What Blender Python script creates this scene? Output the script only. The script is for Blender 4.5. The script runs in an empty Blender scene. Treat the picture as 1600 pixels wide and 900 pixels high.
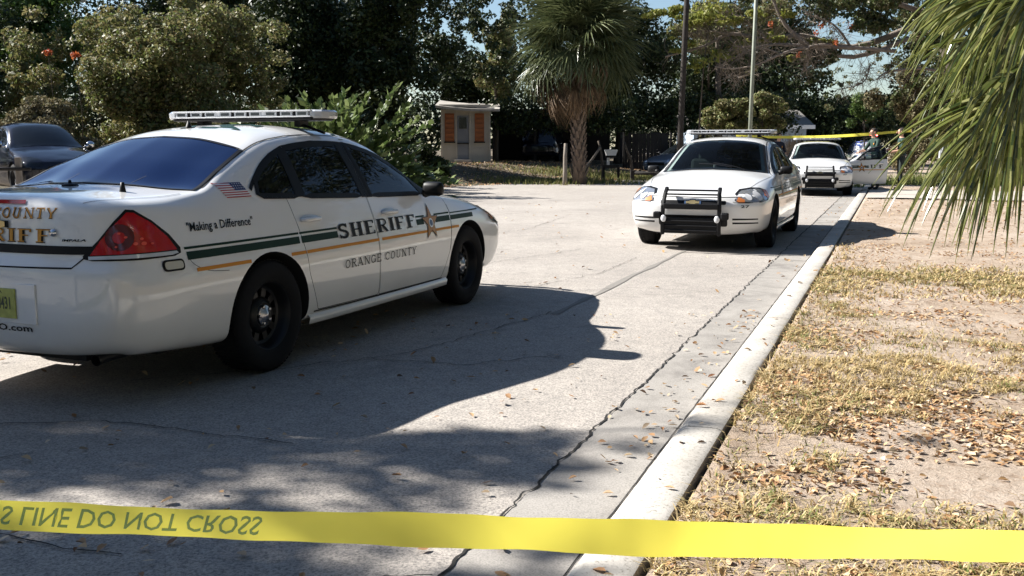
import bpy, bmesh, math, random
import numpy as np
from mathutils import Vector, Matrix
from mathutils.bvhtree import BVHTree

R = math.radians
PI = math.pi
rng = np.random.default_rng(7)
random.seed(7)
sc = bpy.context.scene
col = sc.collection

# ------------------------------------------------------------------ camera
CAM_H = 1.338
PITCH = 8.12
cam = bpy.data.cameras.new('camera')
camo = bpy.data.objects.new('camera', cam)
col.objects.link(camo)
cam.sensor_width = 36
cam.lens = 34.87
cam.clip_end = 3000
cam.clip_start = 0.05
camo.location = (0, 0, CAM_H)
camo.rotation_euler = (R(90 - PITCH), 0, 0)
sc.camera = camo

# ------------------------------------------------------------------ light
SUN_AZ = (-0.95, 0.31)          # horizontal direction towards the sun
SUN_EL = 36
w = bpy.data.worlds.new('World')
sc.world = w
w.use_nodes = True
nt = w.node_tree
sky = nt.nodes.new('ShaderNodeTexSky')
sky.sky_type = 'NISHITA'
sky.sun_disc = False
sky.sun_elevation = R(SUN_EL)
sky.sun_rotation = math.atan2(SUN_AZ[0], SUN_AZ[1])
sky.air_density = 1.0
sky.dust_density = 0.3
sky.ozone_density = 2.2
nt.links.new(sky.outputs[0], nt.nodes['Background'].inputs[0])
nt.nodes['Background'].inputs[1].default_value = 0.05
sun = bpy.data.lights.new('sun', 'SUN')
sun.energy = 5.0
sun.angle = R(0.5)
sun.color = (1.0, 0.965, 0.91)
suno = bpy.data.objects.new('sun', sun)
col.objects.link(suno)
az = Vector((SUN_AZ[0], SUN_AZ[1], 0)).normalized()
sdir = az * math.cos(R(SUN_EL)) + Vector((0, 0, math.sin(R(SUN_EL))))
suno.rotation_euler = sdir.to_track_quat('Z', 'Y').to_euler()
sc.view_settings.view_transform = 'Standard'
sc.view_settings.look = 'None'
sc.view_settings.exposure = 1.45
sc.view_settings.gamma = 1
sc.cycles.max_bounces = 5
sc.cycles.transparent_max_bounces = 24

# ------------------------------------------------------------------ helpers
def link(o, parent=None):
    col.objects.link(o)
    if parent is not None:
        o.parent = parent
    return o

def tag(o, label=None, cat=None, group=None, kind=None):
    if label: o['label'] = label
    if cat: o['category'] = cat
    if group: o['group'] = group
    if kind: o['kind'] = kind
    return o

def empty(name, loc=(0, 0, 0), rz=0, parent=None):
    o = bpy.data.objects.new(name, None)
    o.location = loc
    o.rotation_euler = (0, 0, rz)
    o.empty_display_size = 0.2
    return link(o, parent)

def mk(name, verts, faces, mat, parent=None, smooth=False, loc=None):
    me = bpy.data.meshes.new(name)
    me.from_pydata([tuple(v) for v in verts], [], [tuple(f) for f in faces])
    me.update()
    if smooth:
        me.polygons.foreach_set('use_smooth', [True] * len(me.polygons))
    if mat is not None:
        for m in (mat if isinstance(mat, (list, tuple)) else [mat]):
            me.materials.append(m)
    o = bpy.data.objects.new(name, me)
    if loc is not None: o.location = loc
    return link(o, parent)

def mk_quads(name, V, mat, parent=None, smooth=False):
    """V: (n,4,3) array of separate quads, fast"""
    n = len(V)
    me = bpy.data.meshes.new(name)
    me.vertices.add(n * 4)
    me.vertices.foreach_set('co', V.reshape(-1).astype(np.float32))
    me.loops.add(n * 4)
    me.loops.foreach_set('vertex_index', np.arange(n * 4, dtype=np.int32))
    me.polygons.add(n)
    me.polygons.foreach_set('loop_start', np.arange(0, n * 4, 4, dtype=np.int32))
    me.update(calc_edges=True)
    if smooth:
        me.polygons.foreach_set('use_smooth', np.ones(n, dtype=bool))
    me.materials.append(mat)
    o = bpy.data.objects.new(name, me)
    return link(o, parent)

def copy_tree(o, parent=None):
    c = o.copy()
    col.objects.link(c)
    c.parent = parent
    for ch in list(o.children):
        copy_tree(ch, c)
    return c

class MB:
    """collects simple shapes into one mesh"""
    def __init__(s): s.v = []; s.f = []
    def add(s, v, f):
        b = len(s.v)
        s.v += [tuple(x) for x in v]
        s.f += [tuple(i + b for i in q) for q in f]
        return s
    def box(s, c, d, rot=None, taper=1.0):
        hx, hy, hz = d[0] / 2, d[1] / 2, d[2] / 2
        v = []
        for z, k in ((-hz, 1.0), (hz, taper)):
            for x, y in ((-hx, -hy), (hx, -hy), (hx, hy), (-hx, hy)):
                p = Vector((x * k, y * k, z))
                if rot is not None: p = rot @ p
                v.append(p + Vector(c))
        return s.add(v, [(0, 3, 2, 1), (4, 5, 6, 7), (0, 1, 5, 4), (1, 2, 6, 5), (2, 3, 7, 6), (3, 0, 4, 7)])
    def rbox(s, c, d, r, rot=None):
        """box with chamfered edges"""
        hx, hy, hz = d[0] / 2, d[1] / 2, d[2] / 2
        bm = bmesh.new()
        bmesh.ops.create_cube(bm, size=1)
        for q in bm.verts: q.co = Vector((q.co.x * d[0], q.co.y * d[1], q.co.z * d[2]))
        bmesh.ops.bevel(bm, geom=bm.edges[:], offset=min(r, hx * .95, hy * .95, hz * .95), segments=2, affect='EDGES', profile=0.5)
        bm.verts.index_update()
        v = []
        for q in bm.verts:
            p = q.co.copy()
            if rot is not None: p = rot @ p
            v.append(p + Vector(c))
        f = [[x.index for x in g.verts] for g in bm.faces]
        bm.free()
        return s.add(v, f)
    def tube(s, pts, rad, seg=8, caps=True):
        pts = [Vector(p) for p in pts]
        n = len(pts)
        rr = rad if isinstance(rad, (list, tuple)) else [rad] * n
        rings = []
        prev = None
        for i, p in enumerate(pts):
            t = (pts[min(i + 1, n - 1)] - pts[max(i - 1, 0)])
            if t.length < 1e-9: t = Vector((0, 0, 1))
            t.normalize()
            if prev is None:
                a = t.cross(Vector((0, 0, 1)))
                if a.length < .05: a = t.cross(Vector((1, 0, 0)))
            else:
                a = prev - t * prev.dot(t)
                if a.length < 1e-6: a = t.cross(Vector((1, 0, 0)))
            a.normalize(); prev = a
            b = t.cross(a)
            rings.append([p + (a * math.cos(2 * PI * k / seg) + b * math.sin(2 * PI * k / seg)) * rr[i] for k in range(seg)])
        v = [q for r_ in rings for q in r_]
        f = []
        for i in range(n - 1):
            for k in range(seg):
                k2 = (k + 1) % seg
                f.append((i * seg + k, i * seg + k2, (i + 1) * seg + k2, (i + 1) * seg + k))
        if caps:
            f.append(tuple(range(seg))[::-1])
            f.append(tuple((n - 1) * seg + k for k in range(seg)))
        return s.add(v, f)
    def lathe(s, prof, c=(0, 0, 0), axis='Z', seg=24, closed=False):
        """prof: list of (r, h) ; revolved round the axis through c"""
        v = []
        for k in range(seg):
            a = 2 * PI * k / seg
            for r, h in prof:
                x, y = r * math.cos(a), r * math.sin(a)
                p = {'Z': (x, y, h), 'Y': (x, h, y), 'X': (h, x, y)}[axis]
                v.append((p[0] + c[0], p[1] + c[1], p[2] + c[2]))
        m = len(prof)
        f = []
        for k in range(seg):
            k2 = (k + 1) % seg
            for i in range(m - 1 if not closed else m):
                j = (i + 1) % m
                f.append((k * m + i, k2 * m + i, k2 * m + j, k * m + j))
        return s.add(v, f)
    def ell(s, c, d, seg=12, rings=8):
        prof = [(math.sin(PI * i / rings), -math.cos(PI * i / rings)) for i in range(rings + 1)]
        v = []; b = MB(); b.lathe(prof, seg=seg)
        return s.add([(c[0] + p[0] * d[0], c[1] + p[1] * d[1], c[2] + p[2] * d[2]) for p in b.v], b.f)
    def build(s, name, mat, parent=None, smooth=False, loc=None):
        return mk(name, s.v, s.f, mat, parent, smooth, loc)

def smooth_by_angle(o, ang=35):
    bm = bmesh.new(); bm.from_mesh(o.data)
    for f in bm.faces: f.smooth = True
    for e in bm.edges:
        if len(e.link_faces) == 2 and e.calc_face_angle(0) > R(ang): e.smooth = False
    bm.to_mesh(o.data); bm.free()
    return o

# ------------------------------------------------------------------ materials
def nodes(name):
    m = bpy.data.materials.new(name); m.use_nodes = True
    return m, m.node_tree, m.node_tree.nodes['Principled BSDF']

def simple(name, c, rough=.5, metal=0, coat=0, spec=.5, emis=None, es=0, noise=0, nscale=20, bump=0):
    m, t, b = nodes(name)
    b.inputs['Base Color'].default_value = (*c, 1)
    b.inputs['Roughness'].default_value = rough
    b.inputs['Metallic'].default_value = metal
    b.inputs['Coat Weight'].default_value = coat
    b.inputs['Coat Roughness'].default_value = 0.04
    b.inputs['Specular IOR Level'].default_value = spec
    if emis:
        b.inputs['Emission Color'].default_value = (*emis, 1)
        b.inputs['Emission Strength'].default_value = es
    if noise or bump:
        tc = t.nodes.new('ShaderNodeTexCoord'); n = t.nodes.new('ShaderNodeTexNoise')
        n.inputs['Scale'].default_value = nscale; n.inputs['Detail'].default_value = 6
        t.links.new(tc.outputs['Object'], n.inputs['Vector'])
        if noise:
            mx = t.nodes.new('ShaderNodeMix'); mx.data_type = 'RGBA'
            mx.inputs['A'].default_value = (*[max(0, x * (1 - noise)) for x in c], 1)
            mx.inputs['B'].default_value = (*[min(1, x * (1 + noise)) for x in c], 1)
            t.links.new(n.outputs['Fac'], mx.inputs['Factor'])
            t.links.new(mx.outputs['Result'], b.inputs['Base Color'])
        if bump:
            bp = t.nodes.new('ShaderNodeBump'); bp.inputs['Strength'].default_value = bump
            bp.inputs['Distance'].default_value = .02
            t.links.new(n.outputs['Fac'], bp.inputs['Height'])
            t.links.new(bp.outputs[0], b.inputs['Normal'])
    return m

def leafy(name, cols, rough=.5, trans=.25, spec=.4):
    """leaf material, colour differs leaf by leaf"""
    m, t, b = nodes(name)
    g = t.nodes.new('ShaderNodeNewGeometry')
    cr = t.nodes.new('ShaderNodeValToRGB')
    e = cr.color_ramp.elements
    while len(e) < len(cols): e.new(0.5)
    for i, c in enumerate(cols):
        e[i].position = i / (len(cols) - 1); e[i].color = (*c, 1)
    t.links.new(g.outputs['Random Per Island'], cr.inputs[0])
    t.links.new(cr.outputs[0], b.inputs['Base Color'])
    b.inputs['Roughness'].default_value = rough
    b.inputs['Specular IOR Level'].default_value = spec
    tr = t.nodes.new('ShaderNodeBsdfTranslucent')
    t.links.new(cr.outputs[0], tr.inputs['Color'])
    ms = t.nodes.new('ShaderNodeMixShader'); ms.inputs[0].default_value = trans
    t.links.new(b.outputs[0], ms.inputs[1]); t.links.new(tr.outputs[0], ms.inputs[2])
    t.links.new(ms.outputs[0], t.nodes['Material Output'].inputs[0])
    return m

def glassy(name, tint, body=(.01, .012, .014), through=.35, rough=.02):
    """tinted car glass: partly see-through, glossy on top"""
    m, t, b = nodes(name)
    b.inputs['Base Color'].default_value = (*body, 1)
    b.inputs['Roughness'].default_value = rough
    b.inputs['Specular IOR Level'].default_value = .6
    b.inputs['Coat Weight'].default_value = .5
    b.inputs['Coat Roughness'].default_value = .02
    tr = t.nodes.new('ShaderNodeBsdfTransparent'); tr.inputs[0].default_value = (*tint, 1)
    fr = t.nodes.new('ShaderNodeFresnel'); fr.inputs[0].default_value = 1.5
    mt = t.nodes.new('ShaderNodeMath'); mt.operation = 'MULTIPLY_ADD'
    mt.inputs[1].default_value = -through * 1.0; mt.inputs[2].default_value = through
    t.links.new(fr.outputs[0], mt.inputs[0])
    ms = t.nodes.new('ShaderNodeMixShader')
    t.links.new(mt.outputs[0], ms.inputs[0])
    t.links.new(b.outputs[0], ms.inputs[1]); t.links.new(tr.outputs[0], ms.inputs[2])
    t.links.new(ms.outputs[0], t.nodes['Material Output'].inputs[0])
    return m

M = {}
def paint(name, c, rough=.35, dirt=.04):
    m, t, b = nodes(name)
    tc = t.nodes.new('ShaderNodeTexCoord'); n = t.nodes.new('ShaderNodeTexNoise')
    n.inputs['Scale'].default_value = 3.0; n.inputs['Detail'].default_value = 8; n.inputs['Roughness'].default_value = .65
    t.links.new(tc.outputs['Object'], n.inputs['Vector'])
    sx = t.nodes.new('ShaderNodeSeparateXYZ'); t.links.new(tc.outputs['Object'], sx.inputs[0])
    mr = t.nodes.new('ShaderNodeMapRange'); mr.inputs[1].default_value = .2; mr.inputs[2].default_value = .6
    mr.inputs[3].default_value = 1.0; mr.inputs[4].default_value = 0.15
    t.links.new(sx.outputs[2], mr.inputs[0])
    mu = t.nodes.new('ShaderNodeMath'); mu.operation = 'MULTIPLY'
    t.links.new(n.outputs['Fac'], mu.inputs[0]); t.links.new(mr.outputs[0], mu.inputs[1])
    mx = t.nodes.new('ShaderNodeMix'); mx.data_type = 'RGBA'
    mx.inputs['A'].default_value = (*c, 1)
    mx.inputs['B'].default_value = (*[x * .62 + min(.05, x * .8) * q for x, q in zip(c, (1, .8, .6))], 1)
    t.links.new(mu.outputs[0], mx.inputs['Factor'])
    t.links.new(mx.outputs['Result'], b.inputs['Base Color'])
    b.inputs['Roughness'].default_value = rough
    b.inputs['Coat Weight'].default_value = 1
    b.inputs['Coat Roughness'].default_value = .025
    return m
M['white_paint'] = paint('white car paint', (.78, .78, .77))
M['dark_paint'] = paint('dark blue car paint', (.004, .005, .012), .5)
M['dark_paint'].node_tree.nodes['Principled BSDF'].inputs['Coat Weight'].default_value = .0
M['dark_paint'].node_tree.nodes['Principled BSDF'].inputs['Roughness'].default_value = .13
M['grey_paint'] = paint('grey blue car paint', (.12, .15, .19), .3)
M['black'] = simple('black plastic', (.006, .006, .007), .5, spec=.25)
M['seam'] = simple('panel gap', (.006, .006, .007), .8)
M['arch'] = simple('wheel well', (.008, .008, .008), .9)
M['interior'] = simple('car interior', (.06, .06, .065), .8)
M['seat'] = simple('seat cloth', (.12, .125, .135), .9)
M['rubber'] = simple('tyre rubber', (.009, .009, .010), .85, noise=.3, nscale=40, spec=.2)
M['steel'] = simple('black steel wheel', (.008, .008, .009), .4, spec=.35)
M['chrome'] = simple('chrome', (.62, .62, .64), .12, metal=1)
M['hubcap'] = simple('steel hub cap', (.42, .42, .44), .28, metal=1)
M['glass'] = glassy('side window glass', (.25, .32, .30), through=.45)
M['windshield'] = glassy('windshield glass', (.72, .82, .80), through=.92)
M['rearglass'] = glassy('rear window glass', (.10, .12, .14), body=(.004, .012, .050), through=.12)  # body and specular tint carry the blue of the reflected sky
_b = M['rearglass'].node_tree.nodes['Principled BSDF']; _b.inputs['Coat Weight'].default_value = .0; _b.inputs['Specular IOR Level'].default_value = .5; _b.inputs['Specular Tint'].default_value = (.34, .50, .88, 1)
M['lens_clear'] = simple('clear light bar lens', (.55, .57, .60), .12, coat=1)
M['lens_frame'] = simple('light bar frame', (.70, .71, .73), .25)
M['led'] = simple('light module', (.10, .11, .12), .2, metal=.6)
M['red_lens'] = simple('red lamp lens', (.42, .006, .010), .12, coat=.6)
M['red_dark'] = simple('dark red lamp lens', (.10, .004, .008), .12, coat=1)
M['red_bright'] = simple('lamp reflector', (.80, .10, .07), .2)
M['amber'] = simple('amber lamp lens', (.70, .22, .06), .2, coat=1)
M['headlamp'] = simple('headlamp reflector', (.52, .53, .55), .1, metal=.7, coat=1)
M['headlamp_w'] = simple('headlamp bulb', (.85, .85, .86), .15, metal=.2)
M['marker'] = simple('clear marker lens', (.55, .50, .38), .15, coat=1)
M['green'] = simple('dark green decal', (.002, .026, .017), .5, spec=.2)
M['gold'] = simple('gold decal', (.62, .25, .03), .5, spec=.2)
M['gold_l'] = simple('gold leaf lettering', (.58, .27, .04), .45, spec=.3, noise=.45, nscale=60)
M['ink'] = simple('black lettering', (.005, .006, .007), .5, spec=.2)
M['white_decal'] = simple('white decal', (.8, .8, .8), .3, coat=.6)
M['flag_red'] = simple('flag red', (.42, .05, .06), .4)
M['flag_blue'] = simple('flag blue', (.03, .05, .16), .4)
M['star'] = simple('star badge brown gold', (.38, .17, .035), .35, noise=.5, nscale=70)
M['star_dark'] = simple('star badge edge', (.06, .03, .012), .4)
M['badge_blue'] = simple('badge seal', (.08, .12, .22), .4)
M['plate'] = simple('licence plate yellow green', (.42, .44, .10), .4, noise=.5, nscale=25)
M['plate_ink'] = simple('licence plate ink', (.03, .05, .03), .4)
M['paper'] = simple('paper', (.75, .82, .78), .7)
M['emblem_gold'] = simple('pale gold emblem', (.55, .42, .20), .3, metal=.7)
M['red_light'] = simple('lit red strobe', (.5, .02, .02), .3, emis=(1, .06, .06), es=14)
M['blue_light'] = simple('lit blue strobe', (.02, .03, .5), .3, emis=(.08, .16, 1), es=16)

# ------------------------------------------------------------------ pchip
def pchip(Y, u):
    """monotone cubic through rows of Y (n, ...) at parameter u in [0,n-1]"""
    n = Y.shape[0]
    d = np.diff(Y, axis=0)
    m = np.zeros_like(Y)
    a, b = d[:-1], d[1:]
    s = (a * b) > 0
    with np.errstate(divide='ignore', invalid='ignore'):
        m[1:-1] = np.where(s, 2 * a * b / (a + b), 0)
    m[0] = d[0]; m[-1] = d[-1]
    i = np.clip(np.floor(u).astype(int), 0, n - 2)
    t = (u - i).reshape((-1,) + (1,) * (Y.ndim - 1))
    h00 = 2 * t**3 - 3 * t**2 + 1; h10 = t**3 - 2 * t**2 + t
    h01 = -2 * t**3 + 3 * t**2; h11 = t**3 - t**2
    return h00 * Y[i] + h10 * m[i] + h01 * Y[i + 1] + h11 * m[i + 1]
# ================================================================== patrol car
def car_rows():
    rows = []
    def side(x, w, zb=.22, ys=.74):
        return [(x, 0, zb), (x, ys, zb), (x, w - .04, zb + .06), (x, w - .008, .45), (x, w, .62), (x, w - .03, .80)]
    rows.append([(2.28, 0, .24), (2.29, 0, .22), (2.38, 0, .30), (2.43, 0, .45), (2.44, 0, .58), (2.41, 0, .66), (2.385, 0, .705), (2.36, 0, .72), (2.335, 0, .735), (2.31, 0, .748), (2.30, 0, .755)])
    rows.append([(2.27, 0, .24), (2.28, .30, .22), (2.37, .32, .30), (2.42, .32, .45), (2.43, .32, .58), (2.40, .31, .66), (2.37, .28, .71), (2.34, .24, .73), (2.29, .17, .755), (2.25, .085, .77), (2.235, 0, .775)])
    rows.append([(2.2, 0, .24), (2.22, .55, .23), (2.31, .60, .30), (2.36, .62, .45), (2.365, .62, .58), (2.34, .60, .66), (2.31, .53, .72), (2.27, .46, .745), (2.2, .32, .78), (2.16, .16, .795), (2.14, 0, .80)])
    rows.append([(2.05, 0, .24), (2.05, .70, .24), (2.15, .80, .30), (2.20, .84, .45), (2.21, .845, .58), (2.19, .82, .67), (2.18, .70, .745), (2.15, .62, .77), (2.09, .42, .808), (2.05, .2, .825), (2.03, 0, .828)])
    def top(sd, k6, k7, k8, k9, k10): return sd + [k6, k7, k8, k9, k10]
    s = side(2.0, .885, .24); s[5] = (2.0, .855, .71)
    rows.append(top(s, (2.0, .735, .79), (1.98, .66, .815), (1.94, .45, .845), (1.91, .22, .86), (1.90, 0, .865)))
    s = side(1.75, .905, .24); s[5] = (1.75, .88, .76)
    rows.append(top(s, (1.75, .775, .84), (1.74, .70, .865), (1.70, .48, .90), (1.67, .24, .915), (1.65, 0, .92)))
    s = side(1.405, .918); s[5] = (1.405, .893, .79)
    rows.append(top(s, (1.405, .81, .885), (1.405, .745, .91), (1.39, .50, .95), (1.38, .25, .965), (1.37, 0, .97)))
    s = side(1.10, .92); s[5] = (1.10, .893, .80)
    rows.append(top(s, (1.10, .832, .915), (1.08, .765, .94), (1.14, .50, .985), (1.17, .25, 1.0), (1.19, 0, 1.005)))
    rows.append(top(side(.95, .92), (.95, .838, .925), (.93, .765, .965), (1.03, .50, .995), (1.09, .25, 1.01), (1.11, 0, 1.015)))
    rows.append(top(side(.72, .922), (.72, .842, .932), (.70, .715, 1.08), (.78, .47, 1.135), (.83, .24, 1.16), (.85, 0, 1.165)))
    rows.append(top(side(.48, .924), (.48, .845, .94), (.46, .668, 1.215), (.52, .44, 1.278), (.56, .22, 1.303), (.58, 0, 1.31)))
    rows.append(top(side(.20, .925), (.20, .847, .947), (.18, .625, 1.335), (.22, .43, 1.398), (.25, .22, 1.42), (.27, 0, 1.427)))
    rows.append(top(side(-.15, .925), (-.15, .848, .955), (-.15, .605, 1.395), (-.15, .46, 1.445), (-.15, .24, 1.473), (-.15, 0, 1.48)))
    rows.append(top(side(-.55, .925), (-.55, .846, .968), (-.55, .60, 1.402), (-.55, .46, 1.453), (-.55, .24, 1.483), (-.55, 0, 1.49)))
    rows.append(top(side(-.95, .925), (-.95, .838, .983), (-.95, .605, 1.368), (-.95, .46, 1.42), (-.95, .24, 1.45), (-.95, 0, 1.457)))
    rows.append(top(side(-1.25, .922), (-1.25, .828, .998), (-1.22, .625, 1.300), (-1.20, .47, 1.355), (-1.22, .24, 1.39), (-1.23, 0, 1.40)))
    rows.append(top(side(-1.55, .918), (-1.55, .815, 1.008), (-1.52, .665, 1.20), (-1.52, .50, 1.232), (-1.56, .25, 1.262), (-1.58, 0, 1.272)))
    rows.append(top(side(-1.85, .91, .23), (-1.85, .795, 1.015), (-1.83, .72, 1.085), (-1.84, .54, 1.10), (-1.90, .27, 1.12), (-1.93, 0, 1.125)))
    s = side(-2.15, .895, .25, .72); s[5] = (-2.15, .862, .80)
    rows.append(top(s, (-2.15, .78, 1.028), (-2.15, .70, 1.066), (-2.16, .50, 1.09), (-2.18, .25, 1.108), (-2.19, 0, 1.113)))
    s = side(-2.38, .855, .27, .70); s[5] = (-2.36, .82, .80)
    rows.append(top(s, (-2.40, .735, 1.035), (-2.42, .645, 1.068), (-2.44, .45, 1.085), (-2.46, .23, 1.10), (-2.47, 0, 1.105)))
    rows.append([(-2.40, 0, .28), (-2.42, .64, .28), (-2.50, .75, .34), (-2.54, .79, .50), (-2.54, .79, .69), (-2.50, .75, .80), (-2.53, .67, 1.012), (-2.545, .58, 1.050), (-2.545, .41, 1.072), (-2.55, .20, 1.09), (-2.555, 0, 1.096)])
    rows.append([(-2.45, 0, .28), (-2.52, .50, .28), (-2.60, .56, .34), (-2.635, .58, .50), (-2.63, .58, .705), (-2.605, .56, .805), (-2.60, .50, .965), (-2.60, .44, 1.015), (-2.59, .32, 1.055), (-2.585, .16, 1.075), (-2.585, 0, 1.085)])
    rows.append([(-2.5, 0, .28), (-2.56, .29, .28), (-2.64, .30, .34), (-2.67, .30, .50), (-2.665, .30, .715), (-2.635, .30, .81), (-2.625, .27, .955), (-2.63, .24, 1.0), (-2.615, .18, 1.035), (-2.605, .09, 1.058), (-2.60, 0, 1.068)])
    rows.append([(-2.52, 0, .28), (-2.57, 0, .28), (-2.65, 0, .34), (-2.68, 0, .50), (-2.675, 0, .72), (-2.64, 0, .812), (-2.63, 0, .95), (-2.635, 0, .985), (-2.63, 0, 1.01), (-2.62, 0, 1.035), (-2.615, 0, 1.05)])
    return np.array(rows, float)

def suv_rows():
    """taller body: the roof carried back to an upright tail"""
    A = car_rows()
    n = len(A)
    for i in range(n):
        for k in range(11):
            x, y, z = A[i, k]
            if z > .95 and 8 <= i <= 22:
                t = (z - .95)
                A[i, k, 2] = .95 + t * 1.35
    for i, x in zip(range(15, 24), (-1.35, -1.75, -2.05, -2.22, -2.32, -2.40, -2.45, -2.48, -2.50)):
        for k in range(6, 11):
            f = (i - 14) / 9
            zt = {6: 1.0, 7: 1.52, 8: 1.62, 9: 1.66, 10: 1.67}[k]
            if i < 20:
                A[i, k] = (x, {6: .83, 7: .64, 8: .46, 9: .24, 10: 0}[k], zt - .10 * max(0, i - 15) / 4 * (k > 6))
            else:
                sy = {20: .86, 21: .62, 22: .34, 23: 0}[i]
                A[i, k] = (x - {6: .04, 7: -.10, 8: -.18, 9: -.22, 10: -.24}[k] * -0 + (0 if k == 6 else .12), sy * {6: .83, 7: .64, 8: .46, 9: .24, 10: 0}[k], (zt - .13) if k > 6 else 1.0)
    A[:, :, 2] *= 1.02
    return A

def body_mesh(A, ru=8, rv=7):
    n, m = A.shape[:2]
    U = np.linspace(0, n - 1, (n - 1) * ru + 1); V = np.linspace(0, m - 1, (m - 1) * rv + 1)
    G = pchip(A, U)
    G = pchip(np.swapaxes(G, 0, 1), V)
    G = np.swapaxes(G, 0, 1)
    G[:, 0, 1] = 0; G[:, -1, 1] = 0; G[0, :, 1] = 0; G[-1, :, 1] = 0
    nu, nv = G.shape[:2]
    v = list(map(tuple, G.reshape(-1, 3)))
    off = len(v)
    v += [(a, -b, c) for a, b, c in v]
    f = []
    for i in range(nu - 1):
        for j in range(nv - 1):
            a, b, c, d = i * nv + j, (i + 1) * nv + j, (i + 1) * nv + j + 1, i * nv + j + 1
            f.append((a, d, c, b)); f.append((off + a, off + b, off + c, off + d))
    bm = bmesh.new()
    bv = [bm.verts.new(p) for p in v]
    for q in f: bm.faces.new([bv[i] for i in q])
    bmesh.ops.remove_doubles(bm, verts=bm.verts[:], dist=1e-5)
    bmesh.ops.dissolve_degenerate(bm, dist=1e-6, edges=bm.edges[:])
    bmesh.ops.recalc_face_normals(bm, faces=bm.faces[:])
    return bm

class Shell:
    """uncut body surface that decals, glass and lamps are laid on"""
    def __init__(s, bm):
        bm.normal_update()
        s.bvh = BVHTree.FromBMesh(bm)
    def hit(s, p, mode, sgn):
        a, b = p
        if mode == 'side': o, d = Vector((a, 3 * sgn, b)), Vector((0, -sgn, 0))
        elif mode == 'front': o, d = Vector((4, a, b)), Vector((-1, 0, 0))
        elif mode == 'rear': o, d = Vector((-4, a, b)), Vector((1, 0, 0))
        elif mode == 'top': o, d = Vector((a, b, 3)), Vector((0, 0, -1))
        elif mode == 'rcorner':   # a runs along the diagonal, seen from behind and sgn side
            u = Vector((.7071, .7071 * sgn, 0)); o = u * a + Vector((-3, 3 * sgn, b)); d = Vector((.7071, -.7071 * sgn, 0))
        elif mode == 'fcorner':
            u = Vector((.7071, -.7071 * sgn, 0)); o = u * a + Vector((3, 3 * sgn, b)); d = Vector((-.7071, -.7071 * sgn, 0))
        h = s.bvh.ray_cast(o, d, 8)
        return h
    def patch(s, name, poly, mode, mat, parent, sgn=-1, off=.003, step=.05, thick=0, smooth=True):
        """one 2D outline (or several) laid on the body, 'off' proud of it"""
        polys = poly if isinstance(poly[0][0], (tuple, list)) else [poly]
        bm = bmesh.new(); lay = []
        for i, P in enumerate(polys):
            vs = [bm.verts.new((p[0], p[1], 0)) for p in P]
            try: fc = bm.faces.new(vs)
            except ValueError: continue
            for q in vs: lay.append(i)
            xs = [p[0] for p in P]; ys = [p[1] for p in P]
            for ax, lo, hi in ((0, min(xs), max(xs)), (1, min(ys), max(ys))):
                k = int((hi - lo) / step)
                for j in range(1, k + 1):
                    c = lo + (hi - lo) * j / (k + 1)
                    fs = set()
                    for q in list(fc.verts) if False else []: pass
                    geom = [g for g in bm.faces if g.tag is False and all(min(xs) - 1e-6 <= w_.co.x <= max(xs) + 1e-6 and min(ys) - 1e-6 <= w_.co.y <= max(ys) + 1e-6 for w_ in g.verts)]
                    ge = set(geom)
                    for g in geom:
                        for e in g.edges: ge.add(e)
                        for w_ in g.verts: ge.add(w_)
                    co = Vector((c, 0, 0)) if ax == 0 else Vector((0, c, 0))
                    no = Vector((1, 0, 0)) if ax == 0 else Vector((0, 1, 0))
                    bmesh.ops.bisect_plane(bm, geom=list(ge), plane_co=co, plane_no=no, dist=1e-6)
            if len(polys) > 1:
                for g in bm.faces: g.tag = True
        bmesh.ops.triangulate(bm, faces=[g for g in bm.faces if len(g.verts) > 4])
        # islands get a hair more height each so overlapping letter strokes never share a plane
        bm.verts.ensure_lookup_table()
        isl = {}
        k = 0
        for q in bm.verts:
            if q in isl: continue
            st = [q]; isl[q] = k
            while st:
                z = st.pop()
                for e in z.link_edges:
                    o2 = e.other_vert(z)
                    if o2 not in isl: isl[o2] = k; st.append(o2)
            k += 1
        dead = []
        for q in bm.verts:
            h = s.hit((q.co.x, q.co.y), mode, sgn)
            if h[0] is None or (mode == 'side' and abs(h[1].y) < .3): dead.append(q); continue
            nn = h[1]
            q.co = h[0] + nn * (off + .00012 * (isl[q] % 12))
        bmesh.ops.delete(bm, geom=dead, context='VERTS')
        bmesh.ops.recalc_face_normals(bm, faces=bm.faces[:])
        c = Vector((-.1, 0, .6))
        fl = [g for g in bm.faces if (g.calc_center_median() - c).dot(g.normal) < 0]
        if len(fl) > len(bm.faces) / 2: bmesh.ops.reverse_faces(bm, faces=bm.faces[:])
        if thick:
            r = bmesh.ops.extrude_face_region(bm, geom=bm.faces[:])
            bm.normal_update()
            for q in [x for x in r['geom'] if isinstance(x, bmesh.types.BMVert)]:
                q.co -= q.normal * 0
            top = [x for x in r['geom'] if isinstance(x, bmesh.types.BMVert)]
            for q in top:
                h = s.bvh.find_nearest(q.co)
                if h[0] is not None: q.co = q.co + h[1] * thick
            bmesh.ops.recalc_face_normals(bm, faces=bm.faces[:])
        me = bpy.data.meshes.new(name)
        for g in bm.faces: g.smooth = smooth
        bm.to_mesh(me); bm.free()
        me.materials.append(mat)
        return link(bpy.data.objects.new(name, me), parent)

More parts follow.
